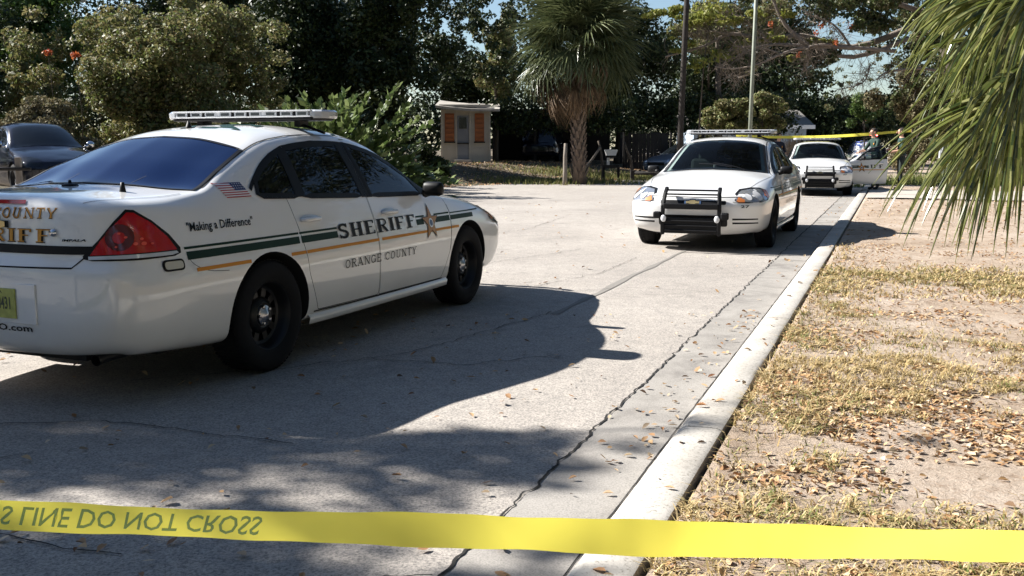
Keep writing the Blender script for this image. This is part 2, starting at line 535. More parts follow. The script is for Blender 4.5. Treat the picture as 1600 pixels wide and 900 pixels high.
def ribbon(pts, w, closed=False):
    """2D strip polygons along a path"""
    out = []
    n = len(pts)
    L = []
    for i in range(n):
        a = pts[(i - 1) % n] if (closed or i) else pts[i]
        b = pts[(i + 1) % n] if (closed or i < n - 1) else pts[i]
        dx, dy = b[0] - a[0], b[1] - a[1]
        l = math.hypot(dx, dy) or 1
        L.append((-dy / l * w / 2, dx / l * w / 2))
    top = [(p[0] + q[0], p[1] + q[1]) for p, q in zip(pts, L)]
    bot = [(p[0] - q[0], p[1] - q[1]) for p, q in zip(pts, L)]
    m = n if closed else n - 1
    return [[bot[i], bot[(i + 1) % n], top[(i + 1) % n], top[i]] for i in range(m)]

def smooth_path(pts, k=6):
    P = np.array(pts, float)
    n = len(P); out = []
    for i in range(n - 1):
        p0, p1, p2, p3 = P[max(i - 1, 0)], P[i], P[i + 1], P[min(i + 2, n - 1)]
        for j in range(k):
            t = j / k
            out.append(tuple(.5 * ((2 * p1) + (-p0 + p2) * t + (2 * p0 - 5 * p1 + 4 * p2 - p3) * t * t + (-p0 + 3 * p1 - 3 * p2 + p3) * t**3)))
    out.append(tuple(P[-1]))
    return out

# --- slab-serif alphabet made of strokes: unit height, x advancing
def arc(cx, cy, rx, ry, a0, a1, n=10):
    return [(cx + rx * math.cos(R(a0 + (a1 - a0) * i / n)), cy + ry * math.sin(R(a0 + (a1 - a0) * i / n))) for i in range(n + 1)]
def glyph(ch, t=.17, s=.09, wd=.72):
    """returns (polygons, advance)"""
    P = []
    def stem(x, y0=0, y1=1, serif=True, tt=None):
        tt = tt or t
        P.append([(x - tt / 2, y0), (x + tt / 2, y0), (x + tt / 2, y1), (x - tt / 2, y1)])
        if serif:
            e = tt / 2 + s
            P.append([(x - e, y0), (x + e, y0), (x + e, y0 + .07), (x - e, y0 + .07)])
            P.append([(x - e, y1 - .07), (x + e, y1 - .07), (x + e, y1), (x - e, y1)])
    def bar(x0, x1, y, h=.09):
        P.append([(x0, y - h / 2), (x1, y - h / 2), (x1, y + h / 2), (x0, y + h / 2)])
    def st(pts, w): P.extend(ribbon(pts, w))
    a = .12 + t / 2
    if ch == 'H': stem(a); stem(wd); bar(a, wd, .5); adv = wd + a
    elif ch == 'E' or ch == 'F':
        stem(a); bar(a, wd, .955); bar(a, wd - .15, .52)
        P.append([(wd - .09, .76), (wd, .76), (wd, 1), (wd - .09, 1)])
        if ch == 'E':
            bar(a, wd + .03, .045); P.append([(wd - .06, 0), (wd + .03, 0), (wd + .03, .25), (wd - .06, .25)])
        adv = wd + .14
    elif ch == 'R':
        stem(a); st([(a, .955)] + arc(a + .25, .735, .24, .22, 90, -90) + [(a, .515)], .1); st([(a + .22, .5), (wd, .06)], t * .85); bar(wd - .1, wd + .1, .035, .07); adv = wd + .16
    elif ch == 'I': stem(a); adv = 2 * a
    elif ch == 'S':
        st(arc(.40, .735, .24, .21, 20, 270, 12) + arc(.40, .27, .25, .225, 90, -150, 12), t * .8)
        P.append([(.58, .72), (.66, .72), (.66, 1), (.58, 1)]); P.append([(.12, 0), (.20, 0), (.20, .28), (.12, .28)]); adv = .78
    elif ch == 'O': st(arc(.42, .5, .30, .44, 0, 360, 20), t * .8); adv = .86
    elif ch == 'C':
        st(arc(.42, .5, .30, .44, 40, 320, 18), t * .8); P.append([(.64, .68), (.71, .68), (.71, .98), (.64, .98)]); adv = .82
    elif ch == 'G':
        st(arc(.42, .5, .30, .44, 40, 330, 18), t * .8); P.append([(.64, .68), (.71, .68), (.71, .98), (.64, .98)]); stem(.70, .08, .45, False); bar(.55, .80, .45, .07); adv = .88
    elif ch == 'U': st([(a, 1), (a, .35)] + arc(.43, .32, .43 - a, .27, 180, 360, 10) + [(.86 - a, 1)], t * .75); bar(a - .14, a + .14, .965, .07); bar(.86 - a - .14, .86 - a + .14, .965, .07); adv = .92
    elif ch == 'N': stem(a, tt=t * .6); stem(.78, tt=t * .6); st([(a, .98), (.78, .02)], t * .9); adv = .96
    elif ch == 'T': stem(.40, 0, 1); bar(.06, .74, .955); P.append([(.06, .74), (.13, .74), (.13, 1), (.06, 1)]); P.append([(.67, .74), (.74, .74), (.74, 1), (.67, 1)]); adv = .82
    elif ch == 'Y': stem(.42, 0, .45, False); bar(.28, .56, .035, .07); st([(.42, .45), (.10, .97)], t * .8); st([(.42, .45), (.74, .97)], t * .65); bar(0, .24, .965, .07); bar(.62, .84, .965, .07); adv = .86
    elif ch == 'A': st([(.10, .03), (.42, 1)], t * .6); st([(.42, 1), (.76, .03)], t); bar(.22, .62, .32, .07); bar(0, .24, .035, .07); bar(.62, .90, .035, .07); adv = .90
    else: adv = .38
    return P, adv
def serif_text(txt, x0, x1, z0, z1, t=.17, flip=False, gap=.06, z0b=None):
    """polygons for a word fitted in [x0,x1]x[z0,z1]; flip mirrors for the other flank"""
    out = []; x = 0
    for ch in txt:
        p, a = glyph(ch, t)
        out += [[(q[0] + x, q[1]) for q in poly] for poly in p]; x += a + gap
    sx = (x1 - x0) / (x - gap)
    return [[(x0 + q[0] * sx, z0 + q[1] * (z1 - z0)) for q in poly] for poly in out]

def font_polys(txt, x0, x1, z0, z1, shear=0.0, bold=0.0, mirror=False):
    """polygons of a word in the built-in font, as quads/tris in 2D"""
    cu = bpy.data.curves.new('t', 'FONT'); cu.body = txt; cu.shear = shear; cu.offset = bold
    cu.resolution_u = 2
    o = bpy.data.objects.new('t', cu); col.objects.link(o)
    bpy.context.view_layer.update()
    me = bpy.data.meshes.new_from_object(o.evaluated_get(bpy.context.evaluated_depsgraph_get()))
    V = [(q.co.x, q.co.y) for q in me.vertices]; F = [list(p.vertices) for p in me.polygons]
    bpy.data.objects.remove(o); bpy.data.meshes.remove(me); bpy.data.curves.remove(cu)
    xs = [q[0] for q in V]; ys = [q[1] for q in V]
    a, b, c, d = min(xs), max(xs), min(ys), max(ys)
    V = [(x0 + (q[0] - a) / (b - a) * (x1 - x0), z0 + (q[1] - c) / (d - c) * (z1 - z0)) for q in V]
    return V, F

def shell_text(sh, name, txt, x0, x1, z0, z1, mode, mat, parent, sgn=-1, shear=0, bold=0, off=.004, skew=0):
    V, F = font_polys(txt, x0, x1, z0, z1, shear, bold)
    vs = []
    for a, b in V:
        h = sh.hit((a, b + skew * (a - x0)), mode, sgn)
        vs.append((h[0] + h[1] * off) if h[0] is not None else Vector((a, 0, b)))
    return mk(name, vs, F, mat, parent)

# --------------------------------------------------------------- booleans
def prism(poly, mode, lo, hi, mat, taper=None):
    """closed solid: outline in (x,z) swept along y, or (y,z) along x, or (x,y) along z"""
    n = len(poly); v = []
    for j, h in enumerate((lo, hi)):
        for a, b in poly:
            v.append({'side': (a, h, b), 'front': (h, a, b), 'top': (a, b, h)}[mode])
    f = [tuple(range(n)), tuple(range(2 * n - 1, n - 1, -1))] + [(i, i + n, (i + 1) % n + n, (i + 1) % n) for i in range(n)]
    bm = bmesh.new(); bv = [bm.verts.new(p) for p in v]
    for q in f: bm.faces.new([bv[i] for i in q])
    bmesh.ops.recalc_face_normals(bm, faces=bm.faces[:])
    me = bpy.data.meshes.new('cut'); bm.to_mesh(me); bm.free(); me.materials.append(mat)
    o = bpy.data.objects.new('cut', me); col.objects.link(o)
    return o

def boolean(o, cutter, op='DIFFERENCE', keep=False):
    md = o.modifiers.new('b', 'BOOLEAN'); md.object = cutter; md.operation = op; md.solver = 'EXACT'
    try: md.material_mode = 'TRANSFER'
    except Exception: pass
    bpy.context.view_layer.update()
    me = bpy.data.meshes.new_from_object(o.evaluated_get(bpy.context.evaluated_depsgraph_get()))
    o.modifiers.clear(); old = o.data; o.data = me
    if old.users == 0: bpy.data.meshes.remove(old)
    if not keep: bpy.data.objects.remove(cutter)
    return o

def rounded(poly, r, k=3):
    """round the corners of a 2D polygon"""
    out = []; n = len(poly)
    for i in range(n):
        p0, p1, p2 = np.array(poly[i - 1]), np.array(poly[i]), np.array(poly[(i + 1) % n])
        a = p0 - p1; b = p2 - p1; la = np.linalg.norm(a); lb = np.linalg.norm(b)
        q = min(r, la * .45, lb * .45)
        s, e = p1 + a / la * q, p1 + b / lb * q
        for j in range(k + 1):
            t = j / k
            out.append(tuple((1 - t)**2 * s + 2 * t * (1 - t) * p1 + t * t * e))
    return out

# window outlines in (x, z)
DLO_TOP = smooth_path([(.86, .962), (.60, 1.108), (.36, 1.228), (.16, 1.300), (-.15, 1.355), (-.55, 1.364), (-.90, 1.330), (-1.15, 1.248), (-1.34, 1.14), (-1.415, 1.085)], 4)
DLO_BOT = [(-1.40, 1.05), (-1.33, 1.03), (-.90, 1.012), (-.20, .985), (.50, .966), (.80, .958)]
def top_z(x):
    P = sorted(DLO_TOP)
    return float(np.interp(x, [p[0] for p in P], [p[1] for p in P]))
def bot_z(x):
    P = sorted(DLO_BOT)
    return float(np.interp(x, [p[0] for p in P], [p[1] for p in P]))
def pane(x0, x1, s0=0, s1=0, m=.012):
    """window outline between two pillars; s* lean of the pillar edges"""
    k = 9
    up = [(x0 + s0 + (x1 + s1 - x0 - s0) * i / k) for i in range(k + 1)]
    dn = [(x0 + (x1 - x0) * i / k) for i in range(k + 1)]
    return [(x, bot_z(x) + m) for x in dn] + [(x, top_z(x) - m) for x in up[::-1]]
PANE_F = pane(-.10, .70, -.05, -.12)
PANE_R = pane(-.93, -.22, .02, -.05)
PANE_Q = pane(-1.37, -.99, .04, .03)
def shrink(poly, d):
    c = np.mean(poly, axis=0)
    out = []
    for p in poly:
        v = np.array(p) - c; l = np.linalg.norm(v)
        out.append(tuple(c + v * max(0, (l - d)) / l))
    return out
DOOR_F = rounded([(-.11, .29), (.90, .285), (1.02, .50), (1.06, .80), (1.02, .93), (.90, .975), (.61, 1.118), (.37, 1.238), (.165, 1.312), (-.15, 1.366), (-.172, 1.366), (-.16, .97)], .015)
DOOR_R = rounded([(-.90, .30), (-.125, .29), (-.175, .97), (-.187, 1.366), (-.55, 1.374), (-.90, 1.340), (-1.08, 1.285), (-1.11, 1.05), (-1.09, .90), (-1.02, .55), (-.95, .40)], .015)

def build_parts_cache(kind='sedan'):
    A = car_rows() if kind == 'sedan' else suv_rows()
    bm = body_mesh(A, 8 if kind == 'sedan' else 4, 7 if kind == 'sedan' else 4)
    return bm

def make_cut_body(bm, white):
    me = bpy.data.meshes.new('body'); bm.to_mesh(me); me.materials.append(white)
    body = bpy.data.objects.new('body', me); col.objects.link(body)
    def cyl(cx, sgn):
        m = MB(); m.lathe([(.0, .50), (.385, .50), (.385, 1.2), (.0, 1.2)], axis='Y', seg=48)
        v = [(p[0] + cx, p[1] * sgn, p[2] + .335) for p in m.v]
        b = bmesh.new(); bv = [b.verts.new(p) for p in v]
        for q in m.f:
            try: b.faces.new([bv[i] for i in q])
            except ValueError: pass
        bmesh.ops.remove_doubles(b, verts=b.verts[:], dist=1e-5)
        bmesh.ops.dissolve_degenerate(b, dist=1e-5, edges=b.edges[:])
        bmesh.ops.recalc_face_normals(b, faces=b.faces[:])
        me = bpy.data.meshes.new('c'); b.to_mesh(me); b.free(); me.materials.append(M['arch'])
        o = bpy.data.objects.new('c', me); col.objects.link(o); return o
    for cx in (1.405, -1.405):
        for sg in (1, -1): boolean(body, cyl(cx, sg))
    # cabin cavity, narrower towards the roof
    prof = [(1.02, .40), (1.02, .90), (.86, .985), (.56, 1.17), (.22, 1.36), (-.15, 1.41), (-.55, 1.42), (-.95, 1.365), (-1.18, 1.29), (-1.70, 1.08), (-1.85, 1.03), (-1.00, .92), (-.98, .40)]
    def hw(z): return .80 if z < .95 else .80 - (z - .95) * .68
    n = len(prof); v = [(x, hw(z), z) for x, z in prof] + [(x, -hw(z), z) for x, z in prof]
    b = bmesh.new(); bv = [b.verts.new(p) for p in v]
    b.faces.new(bv[:n]); b.faces.new(bv[n:][::-1])
    for i in range(n): b.faces.new([bv[i], bv[(i + 1) % n], bv[(i + 1) % n + n], bv[i + n]])
    bmesh.ops.triangulate(b, faces=b.faces[:])
    bmesh.ops.recalc_face_normals(b, faces=b.faces[:])
    me = bpy.data.meshes.new('c'); b.to_mesh(me); b.free(); me.materials.append(M['interior'])
    cav = bpy.data.objects.new('c', me); col.objects.link(cav)
    boolean(body, cav)
    for P in (PANE_F, PANE_R, PANE_Q):
        boolean(body, prism(shrink(P, .018), 'side', -1.3, 1.3, M['black']))
    boolean(body, prism([(.98, .52), (1.03, .25), (1.04, 0), (1.03, -.25), (.98, -.52), (.90, -.64), (.27, -.50), (.315, -.25), (.33, 0), (.315, .25), (.27, .50), (.90, .64)], 'top', .97, 1.7, M['black']))
    boolean(body, prism([(-1.80, .60), (-1.86, .25), (-1.88, 0), (-1.86, -.25), (-1.80, -.60), (-1.25, -.50), (-1.27, 0), (-1.25, .50)], 'top', 1.0, 1.7, M['black']))
    return body
def circle2(cx, cy, r, n=16, ry=None):
    ry = ry or r
    return [(cx + r * math.cos(2 * PI * i / n), cy + ry * math.sin(2 * PI * i / n)) for i in range(n)]
def star2(cx, cz, r, r2, n=5, rot=90):
    return [(cx + (r if i % 2 == 0 else r2) * math.cos(R(rot + 180 / n * i)), cz + (r if i % 2 == 0 else r2) * math.sin(R(rot + 180 / n * i))) for i in range(2 * n)]

WHEEL = {}
def wheel_meshes():
    t = MB()
    prof = [(.205, -.10), (.22, -.112), (.27, -.118), (.31, -.112), (.328, -.095), (.335, -.06), (.337, 0), (.335, .06), (.328, .095), (.31, .112), (.27, .118), (.22, .112), (.205, .10)]
    t.lathe(prof, axis='Y', seg=48)
    for k in range(72):      # tread blocks
        a = 2 * PI * k / 72
        for hw_ in (-.055, .055):
            rot = Matrix.Rotation(-a, 3, 'Y')
            t.box(rot @ Vector((.3365, hw_, 0)), (.006, .075, .018), rot)
    r = MB()
    r.lathe([(.21, -.10), (.213, .085), (.205, .10), (.196, .092), (.188, .06), (.175, .03), (.158, .022), (.158, .010), (.17, -.03), (.19, -.10)], axis='Y', seg=48, closed=True)
    r.lathe([(0, .045), (.055, .045), (.075, .052), (.100, .040), (.113, .022), (.113, .006), (.05, .010), (0, .010)], axis='Y', seg=40)
    for k in range(10):      # webs between the vent holes
        a = 2 * PI * k / 10
        rot = Matrix.Rotation(-a, 3, 'Y')
        r.box(rot @ Vector((.136, .016, 0)), (.055, .014, .044), rot)
    r.lathe([(0, -.07), (.19, -.07)], axis='Y', seg=24)
    h = MB()
    h.lathe([(0, .078), (.018, .076), (.034, .066), (.060, .058), (.064, .048), (.064, .042)], axis='Y', seg=30)
    for k in range(5):
        a = 2 * PI * k / 5
        h.lathe([(0, .070), (.010, .068), (.0125, .05)], c=(.052 * math.cos(a), 0, .052 * math.sin(a)), axis='Y', seg=8)
    return t, r, h

def add_wheels(root, track=.79, rx=1.405, rad=1.0, simple_=False):
    global WHEEL
    if not WHEEL:
        t, r, h = wheel_meshes()
        for nm, mb, mt in (('tyre', t, M['rubber']), ('rim', r, M['steel']), ('hub_cap', h, M['hubcap'])):
            o = mb.build(nm, mt); smooth_by_angle(o, 40)
            WHEEL[nm] = o.data; bpy.data.objects.remove(o)
    for cx in (rx, -rx):
        for sg in (-1, 1):
            wl = empty('wheel', (cx, sg * track, .335 * rad), 0 if sg > 0 else PI, root)
            wl.scale = (rad, 1, rad)
            for nm in ('tyre', 'rim', 'hub_cap'):
                link(bpy.data.objects.new(nm, WHEEL[nm]), wl)

def light_bar(root, x=-.33, z=1.515, half=.68, lit=False):
    b = empty('light_bar', (x, 0, z), 0, root)
    m = MB()
    m.rbox((0, 0, .012), (.27, 2 * half - .16, .024), .01)
    m.build('bar_base', M['black'], b)
    m = MB(); m.rbox((0, 0, .066), (.28, 2 * half - .18, .010), .004); m.rbox((0, 0, .026), (.285, 2 * half - .18, .008), .003)
    m.build('bar_cover', M['lens_frame'], b)
    n = 9; span = 2 * half - .20; wd = span / n
    for i in range(n):
        y = -span / 2 + wd * (i + .5)
        mat = M['lens_clear']
        if lit: mat = M['blue_light'] if i in (1, 2, 3, 5) else M['red_light']
        m = MB(); m.rbox((0, y, .046), (.268, wd * .80, .034), .006)
        o = m.build('lens', mat, b)
        for s in (-1, 1):
            m = MB(); m.rbox((s * .1345, y, .046), (.004, wd * .55, .020), .001)
            m.build('light_module', M['led'], o)
        if i < n - 1:
            m = MB(); m.rbox((0, y + wd / 2, .046), (.262, wd * (.22 if i % 3 else .12), .040), .004)
            m.build('divider', M['black'] if i % 3 != 2 else M['lens_frame'], b)
    for s in (-1, 1):
        m = MB()
        prof = [(-.132, 0), (-.128, .035), (-.10, .075), (-.04, .095), (.04, .095), (.10, .075), (.128, .035), (.132, 0)]
        y0 = s * (half - .10)
        v = []
        for (zz, k) in ((.014, .92), (.030, 1.0), (.060, 1.0), (.072, .85)):
            v += [(p[0] * k, y0 + s * p[1] * k, zz) for p in prof]
        f = [tuple(range(8)), tuple(range(31, 23, -1))]
        for j in range(3):
            for i in range(8): f.append((j * 8 + i, j * 8 + (i + 1) % 8, (j + 1) * 8 + (i + 1) % 8, (j + 1) * 8 + i))
        m.add(v, f)
        o = m.build('end_lens', (M['red_light'] if s > 0 else M['blue_light']) if lit else M['lens_clear'], b)
        m = MB(); m.ell((0, y0 + s * .03, .044), (.085, .062, .020), 14, 8); m.build('lamp', M['led'], o, True)
        m = MB(); m.box((0, s * (half - .26), -.020), (.10, .05, .045)); m.tube([(.0, s * (half - .24), -.03), (0, s * (half - .07), -.085)], .010, 6)
        m.build('mounting_foot', M['black'], b)
    return b

def push_bumper(root):
    p = empty('push_bumper', (2.44, 0, .25), 0, root)
    for s in (-1, 1):
        m = MB()
        pts = [(.09, s * .36, -.02), (.10, s * .36, .12), (.09, s * .36, .34), (.03, s * .345, .50), (-.04, s * .34, .56)]
        for i in range(len(pts) - 1):
            a, b = Vector(pts[i]), Vector(pts[i + 1])
            d = (b - a); L = d.length
            m.rbox((a + b) / 2, (.05, .042, L + .02), .012, d.to_track_quat('Z', 'Y').to_matrix())
        o = m.build('upright', M['black'], p)
        m = MB(); m.rbox((.10, s * .43, .22), (.07, .10, .09), .02); m.rbox((.10, s * .40, .22), (.03, .08, .03), .01); m.build('bumper_pad', M['black'], p)
        m = MB(); m.ell((.135, s * .34, .18), (.012, .035, .045), 12, 8); m.build('push_light', M['lens_frame'], p, True)
    for z, x, r in ((.535, -.02, .013), (.485, .04, .012)):
        m = MB(); m.tube([(x, -.35, z), (x, .35, z)], r, 10); m.build('cross_bar', M['black'], p)
    m = MB(); m.rbox((.10, 0, .335), (.035, .70, .07), .01); m.build('upper_plate', M['black'], p)
    m = MB(); m.rbox((.085, 0, .09), (.025, .70, .20), .01); m.build('lower_plate', M['black'], p)
    for z in (.03, .09, .15):
        m = MB(); m.tube([(.105, -.33, z), (.105, .33, z)], .011, 8); m.build('lower_bar', M['black'], p)
    return p

def stripe_quads(x0, x1, z0, z1): return [(x0, z0), (x1, z0), (x1, z1), (x0, z1)]

SH = {}
def patrol_car(open_door=False):
    if 'sedan' not in SH:
        bm = build_parts_cache('sedan')
        SH['sedan'] = Shell(bm)
        body = make_cut_body(bm, M['white_paint'])
        doors = {}
        for nm, P in (('front_door', DOOR_F), ('rear_door', DOOR_R)):
            for sg in (-1, 1):
                pr = prism(P, 'side', *( (sg * .5, sg * 1.2) if sg > 0 else (-1.2, -.5)), M['black'])
                d = body.copy(); d.data = body.data.copy(); col.objects.link(d)
                boolean(d, pr, 'INTERSECT')
                doors[nm, sg] = d.data; bpy.data.objects.remove(d)
        def grow(P, e):
            b = np.array(P); n = len(b); out = []
            area = sum(b[i][0] * b[(i + 1) % n][1] - b[(i + 1) % n][0] * b[i][1] for i in range(n))
            s = 1 if area > 0 else -1
            for i in range(n):
                d = b[(i + 1) % n] - b[i - 1]; d = d / (np.linalg.norm(d) + 1e-9)
                out.append(tuple(b[i] + s * e * np.array([d[1], -d[0]])))
            return out
        for nm, P in (('front_door', DOOR_F), ('rear_door', DOOR_R)):
            for sg in (-1, 1):
                Q = grow(P, .0045)
                boolean(body, prism(Q, 'side', *((.55, 1.2) if sg > 0 else (-1.2, -.55)), M['seam']))
        for o_ in [body]:
            smooth_by_angle(o_, 32)
        for k, me in doors.items():
            b = bmesh.new(); b.from_mesh(me)
            for f in b.faces: f.smooth = True
            for e in b.edges:
                if len(e.link_faces) == 2 and e.calc_face_angle(0) > R(32): e.smooth = False
            b.to_mesh(me); b.free()
        SH['body'] = body.data; SH['doors'] = doors
        bpy.data.objects.remove(body); bm.free()
    sh = SH['sedan']
    root = empty('patrol_car')
    body = link(bpy.data.objects.new('body', SH['body']), root)
    D = {}
    for (nm, sg), me in SH['doors'].items():
        D[nm, sg] = link(bpy.data.objects.new(nm, me), root)
    P = sh.patch
    # ---- side glass, trims, handles
    for sg in (-1, 1):
        for nm, pane_ in (('front_door', PANE_F), ('rear_door', PANE_R), ('rear_door', PANE_Q)):
            P('side_window', pane_, 'side', M['glass'], D[nm, sg], sg, .003, .05)
            P('window_trim', ribbon(pane_, .034, True), 'side', M['black'], D[nm, sg], sg, .005, .05)
        P('window_trim', ribbon([(x, z - .002) for x, z in DLO_TOP], .022), 'side', M['black'], body, sg, .0035, .05)
        P('pillar_trim', [(-.235, bot_z(-.2)), (-.178, bot_z(-.2)), (-.190, top_z(-.2)), (-.285, top_z(-.2))], 'side', M['black'], D['rear_door', sg], sg, .0065, .05)
        P('pillar_trim', [(-.170, bot_z(-.1)), (-.09, bot_z(-.1)), (-.145, top_z(-.1)), (-.182, top_z(-.1))], 'side', M['black'], D['front_door', sg], sg, .004, .06)
        P('pillar_trim', [(-1.01, bot_z(-1) + .005), (-.91, bot_z(-1) + .005), (-.885, top_z(-.92) - .002), (-.985, top_z(-.98) - .002)], 'side', M['black'], D['rear_door', sg], sg, .0065, .05)
        P('corner_trim', [(.68, bot_z(.7) + .004), (.82, bot_z(.8) + .004), (.60, top_z(.60) - .004), (.575, top_z(.60) - .02)], 'side', M['black'], D['front_door', sg], sg, .0045, .06)
        for nm, hx, hz in (('front_door', .07, .865), ('rear_door', -.94, .88)):
            h = sh.hit((hx, hz), 'side', sg)[0]
            m = MB(); m.tube([(hx - .10, h.y + sg * .006, hz), (hx - .085, h.y + sg * .030, hz + .002), (hx + .07, h.y + sg * .032, hz + .002), (hx + .10, h.y + sg * .008, hz)], [.012, .016, .016, .012], 10)
            m.ell((hx, h.y, hz), (.11, .008, .030), 16, 8)
            m.build('door_handle', M['white_paint'], D[nm, sg], True)
        # mirror
        m = MB()
        m.rbox((.67, sg * .945, 1.012), (.09, .17, .110), .035)
        m.tube([(.71, sg * .85, .975), (.68, sg * .92, .99)], [.035, .03], 8)
        mo = m.build('side_mirror', M['black'], D['front_door', sg], True)
        m = MB(); m.ell((.655, sg * 1.0, 1.02), (.035, .088, .060), 16, 8); m.build('mirror_glass', M['chrome'], mo, True) if False else None
        # sill crease & seams
        P('sill_seam', ribbon([(-.95, .292), (-.5, .284), (.5, .279), (.93, .280)], .010), 'side', M['seam'], body, sg, .003, .1)
        m = MB()
        sv = []
        for x in np.linspace(-1.0, 1.0, 11):
            e_ = .012 * (1 - (x / 1.02)**8)
            sv += [(x, sg * (.880 + e_), .276), (x, sg * (.897 + e_), .258), (x, sg * (.888 + e_), .215), (x, sg * .80, .195)]
        m.add(sv, [(4 * i + j, 4 * i + j + 1, 4 * i + j + 5, 4 * i + j + 4) for i in range(10) for j in range(3)])
        m.build('sill', M['white_paint'], body, True)
        P('fender_seam', ribbon([(1.03, .93), (1.065, .80), (1.03, .5)], .004), 'side', M['seam'], body, sg, .0015, .1)
        # bumper joints
        P('bumper_seam', ribbon(smooth_path([(-2.10, .770), (-2.06, .715), (-1.96, .672), (-1.80, .655)], 4), .003), 'side', M['seam'], body, sg, .0015, .1)
        # stripes: dark green pair and gold line, broken where the lettering and the wheel arches are
        def strip(nm, x0, x1, z0, z1, mat, par):
            P(nm, stripe_quads(x0, x1, z0, z1), 'side', mat, par, sg, .0025, .09)
        for (x0, x1) in ((-2.11, -1.10), (-1.09, -.66)):
            par = body if x1 < -1.095 else D['rear_door', sg]
            strip('green_stripe', x0, x1, .798, .811, M['green'], par)
            strip('green_stripe', x0 + .01, x1, .742, .785, M['green'], par)
        par = D['front_door', sg]
        strip('green_stripe', .46, .60, .798, .811, M['green'], par); strip('green_stripe', .46, .58, .742, .785, M['green'], par)
        strip('green_stripe', .77, 1.04, .798, .811, M['green'], par); strip('green_stripe', .78, 1.04, .742, .785, M['green'], par)
        strip('green_stripe', 1.06, 1.66, .796, .806, M['green'], body); strip('green_stripe', 1.06, 1.50, .745, .782, M['green'], body)
        strip('gold_stripe', -2.05, -1.60, .675, .695, M['gold'], body)
        strip('gold_stripe', -1.21, -1.055, .675, .695, M['gold'], body)
        strip('gold_stripe', -1.045, -.14, .675, .695, M['gold'], D['rear_door', sg])
        strip('gold_stripe', -.10, 1.04, .675, .695, M['gold'], D['front_door', sg])
        strip('gold_stripe', 1.055, 1.19, .675, .695, M['gold'], body)
        # lettering (rear door carries S H E R, front door I F F)
        def word(txt, xa, xb, z0, z1, par, t=.17, off=.006, nm='lettering', mt='ink'):
            xs = (xa, xb) if sg < 0 else (xb, xa)
            P(nm, serif_text(txt, xs[0], xs[1], z0, z1, t), 'side', M[mt], par, sg, off, .2)
        tx0, tx1 = -.665, .455
        if not (open_door and sg > 0):
            P('lettering', serif_text('SHERIFF', *((tx0, tx1) if sg < 0 else (tx1, tx0)), .732, .826, .21), 'side', M['ink'], root, sg, .006, .2)
            P('lettering', serif_text('ORANGE COUNTY', *((-.62, .41) if sg < 0 else (.41, -.62)), .530, .588, .13), 'side', M['ink'], root, sg, .006, .2)
        # star badge
        P('star_badge', star2(.685, .748, .150, .062), 'side', M['star_dark'], D['front_door', sg], sg, .006, .05)
        P('star_badge', star2(.685, .748, .132, .054), 'side', M['star'], D['front_door', sg], sg, .0075, .05)
        P('badge_seal', circle2(.685, .745, .036, 14), 'side', M['white_decal'], D['front_door', sg], sg, .0095, .2)
        P('badge_seal', circle2(.685, .745, .025, 14), 'side', M['badge_blue'], D['front_door', sg], sg, .0115, .2)
        # motto and flag on the rear quarter
        a, b = (-2.05, -1.50) if sg < 0 else (-1.50, -2.05)
        shell_text(sh, 'lettering', '"Making a Difference"', a, b, .872, .935, 'side', M['ink'], body, sg, .25, .012)
        fx0, fx1, fz0, fz1 = -1.64, -1.43, 1.045, 1.13
        if sg > 0: pass
        for i in range(13):
            za = fz0 + (fz1 - fz0) * i / 13; zb = fz0 + (fz1 - fz0) * (i + 1) / 13
            sk = lambda z: -.04 * (z - fz0) / (fz1 - fz0)
            xr = fx1 if i < 6 else fx1 - .095
            P('flag_stripe', [(fx0 + sk(za), za), (xr + sk(za), za), (xr + sk(zb), zb), (fx0 + sk(zb), zb)], 'side', M['flag_red'] if i % 2 == 0 else M['white_decal'], body, sg, .003, .2)
        za = fz0 + (fz1 - fz0) * 6 / 13
        P('flag_canton', [(fx1 - .095 + sk(za), za), (fx1 + sk(za), za), (fx1 + sk(fz1), fz1), (fx1 - .095 + sk(fz1), fz1)], 'side', M['flag_blue'], body, sg, .003, .2)
        P('flag_stars', [circle2(fx1 - .082 + .0185 * c - .03, za + .012 + .0125 * r_, .0035, 5) for c in range(5) for r_ in range(3)], 'side', M['white_decal'], body, sg, .0045, .3)
        # roof rail number patch
        P('roof_mark', [(-.16, 1.386), (-.10, 1.386), (-.10, 1.425), (-.16, 1.425)], 'side', M['green'], body, sg, .003, .05)
        # tail lamp wrapping the corner
        TL = [(-1.372, .800), (-1.30, .875), (-1.225, .965), (-1.165, 1.022), (-1.125, 1.018), (-1.04, .962), (-.955, .885), (-.900, .812), (-.898, .785), (-.93, .772), (-1.10, .768), (-1.33, .775), (-1.37, .785)]
        tl = P('tail_light', TL, 'rcorner', M['black'], root, sg, .003, .06)
        c = np.mean(TL, axis=0)
        inner = [tuple(c + (np.array(p) - c) * np.array([.955, .93])) for p in TL]
        red = [p for p in inner if p[1] > .80]
        red = [(-1.345, .805)] + red + [(-.925, .805)]
        P('red_lens', [(-1.338, .803), (-1.288, .875), (-1.218, .955), (-1.163, 1.006), (-1.128, 1.002), (-1.045, .948), (-.968, .872), (-.922, .803)], 'rcorner', M['red_lens'], tl, sg, .010, .05)
        P('clear_lens', [(-1.345, .779), (-1.345, .797), (-.925, .797), (-.915, .786), (-.95, .778)], 'rcorner', M['lens_clear'], tl, sg, .010, .06)
        P('dark_lens', circle2(-1.200, .885, .068, 18, .066), 'rcorner', M['red_dark'], tl, sg, .0125, .05)
        P('dark_lens', circle2(-1.205, .885, .030, 14, .030), 'rcorner', M['red_lens'], tl, sg, .0145, .05)
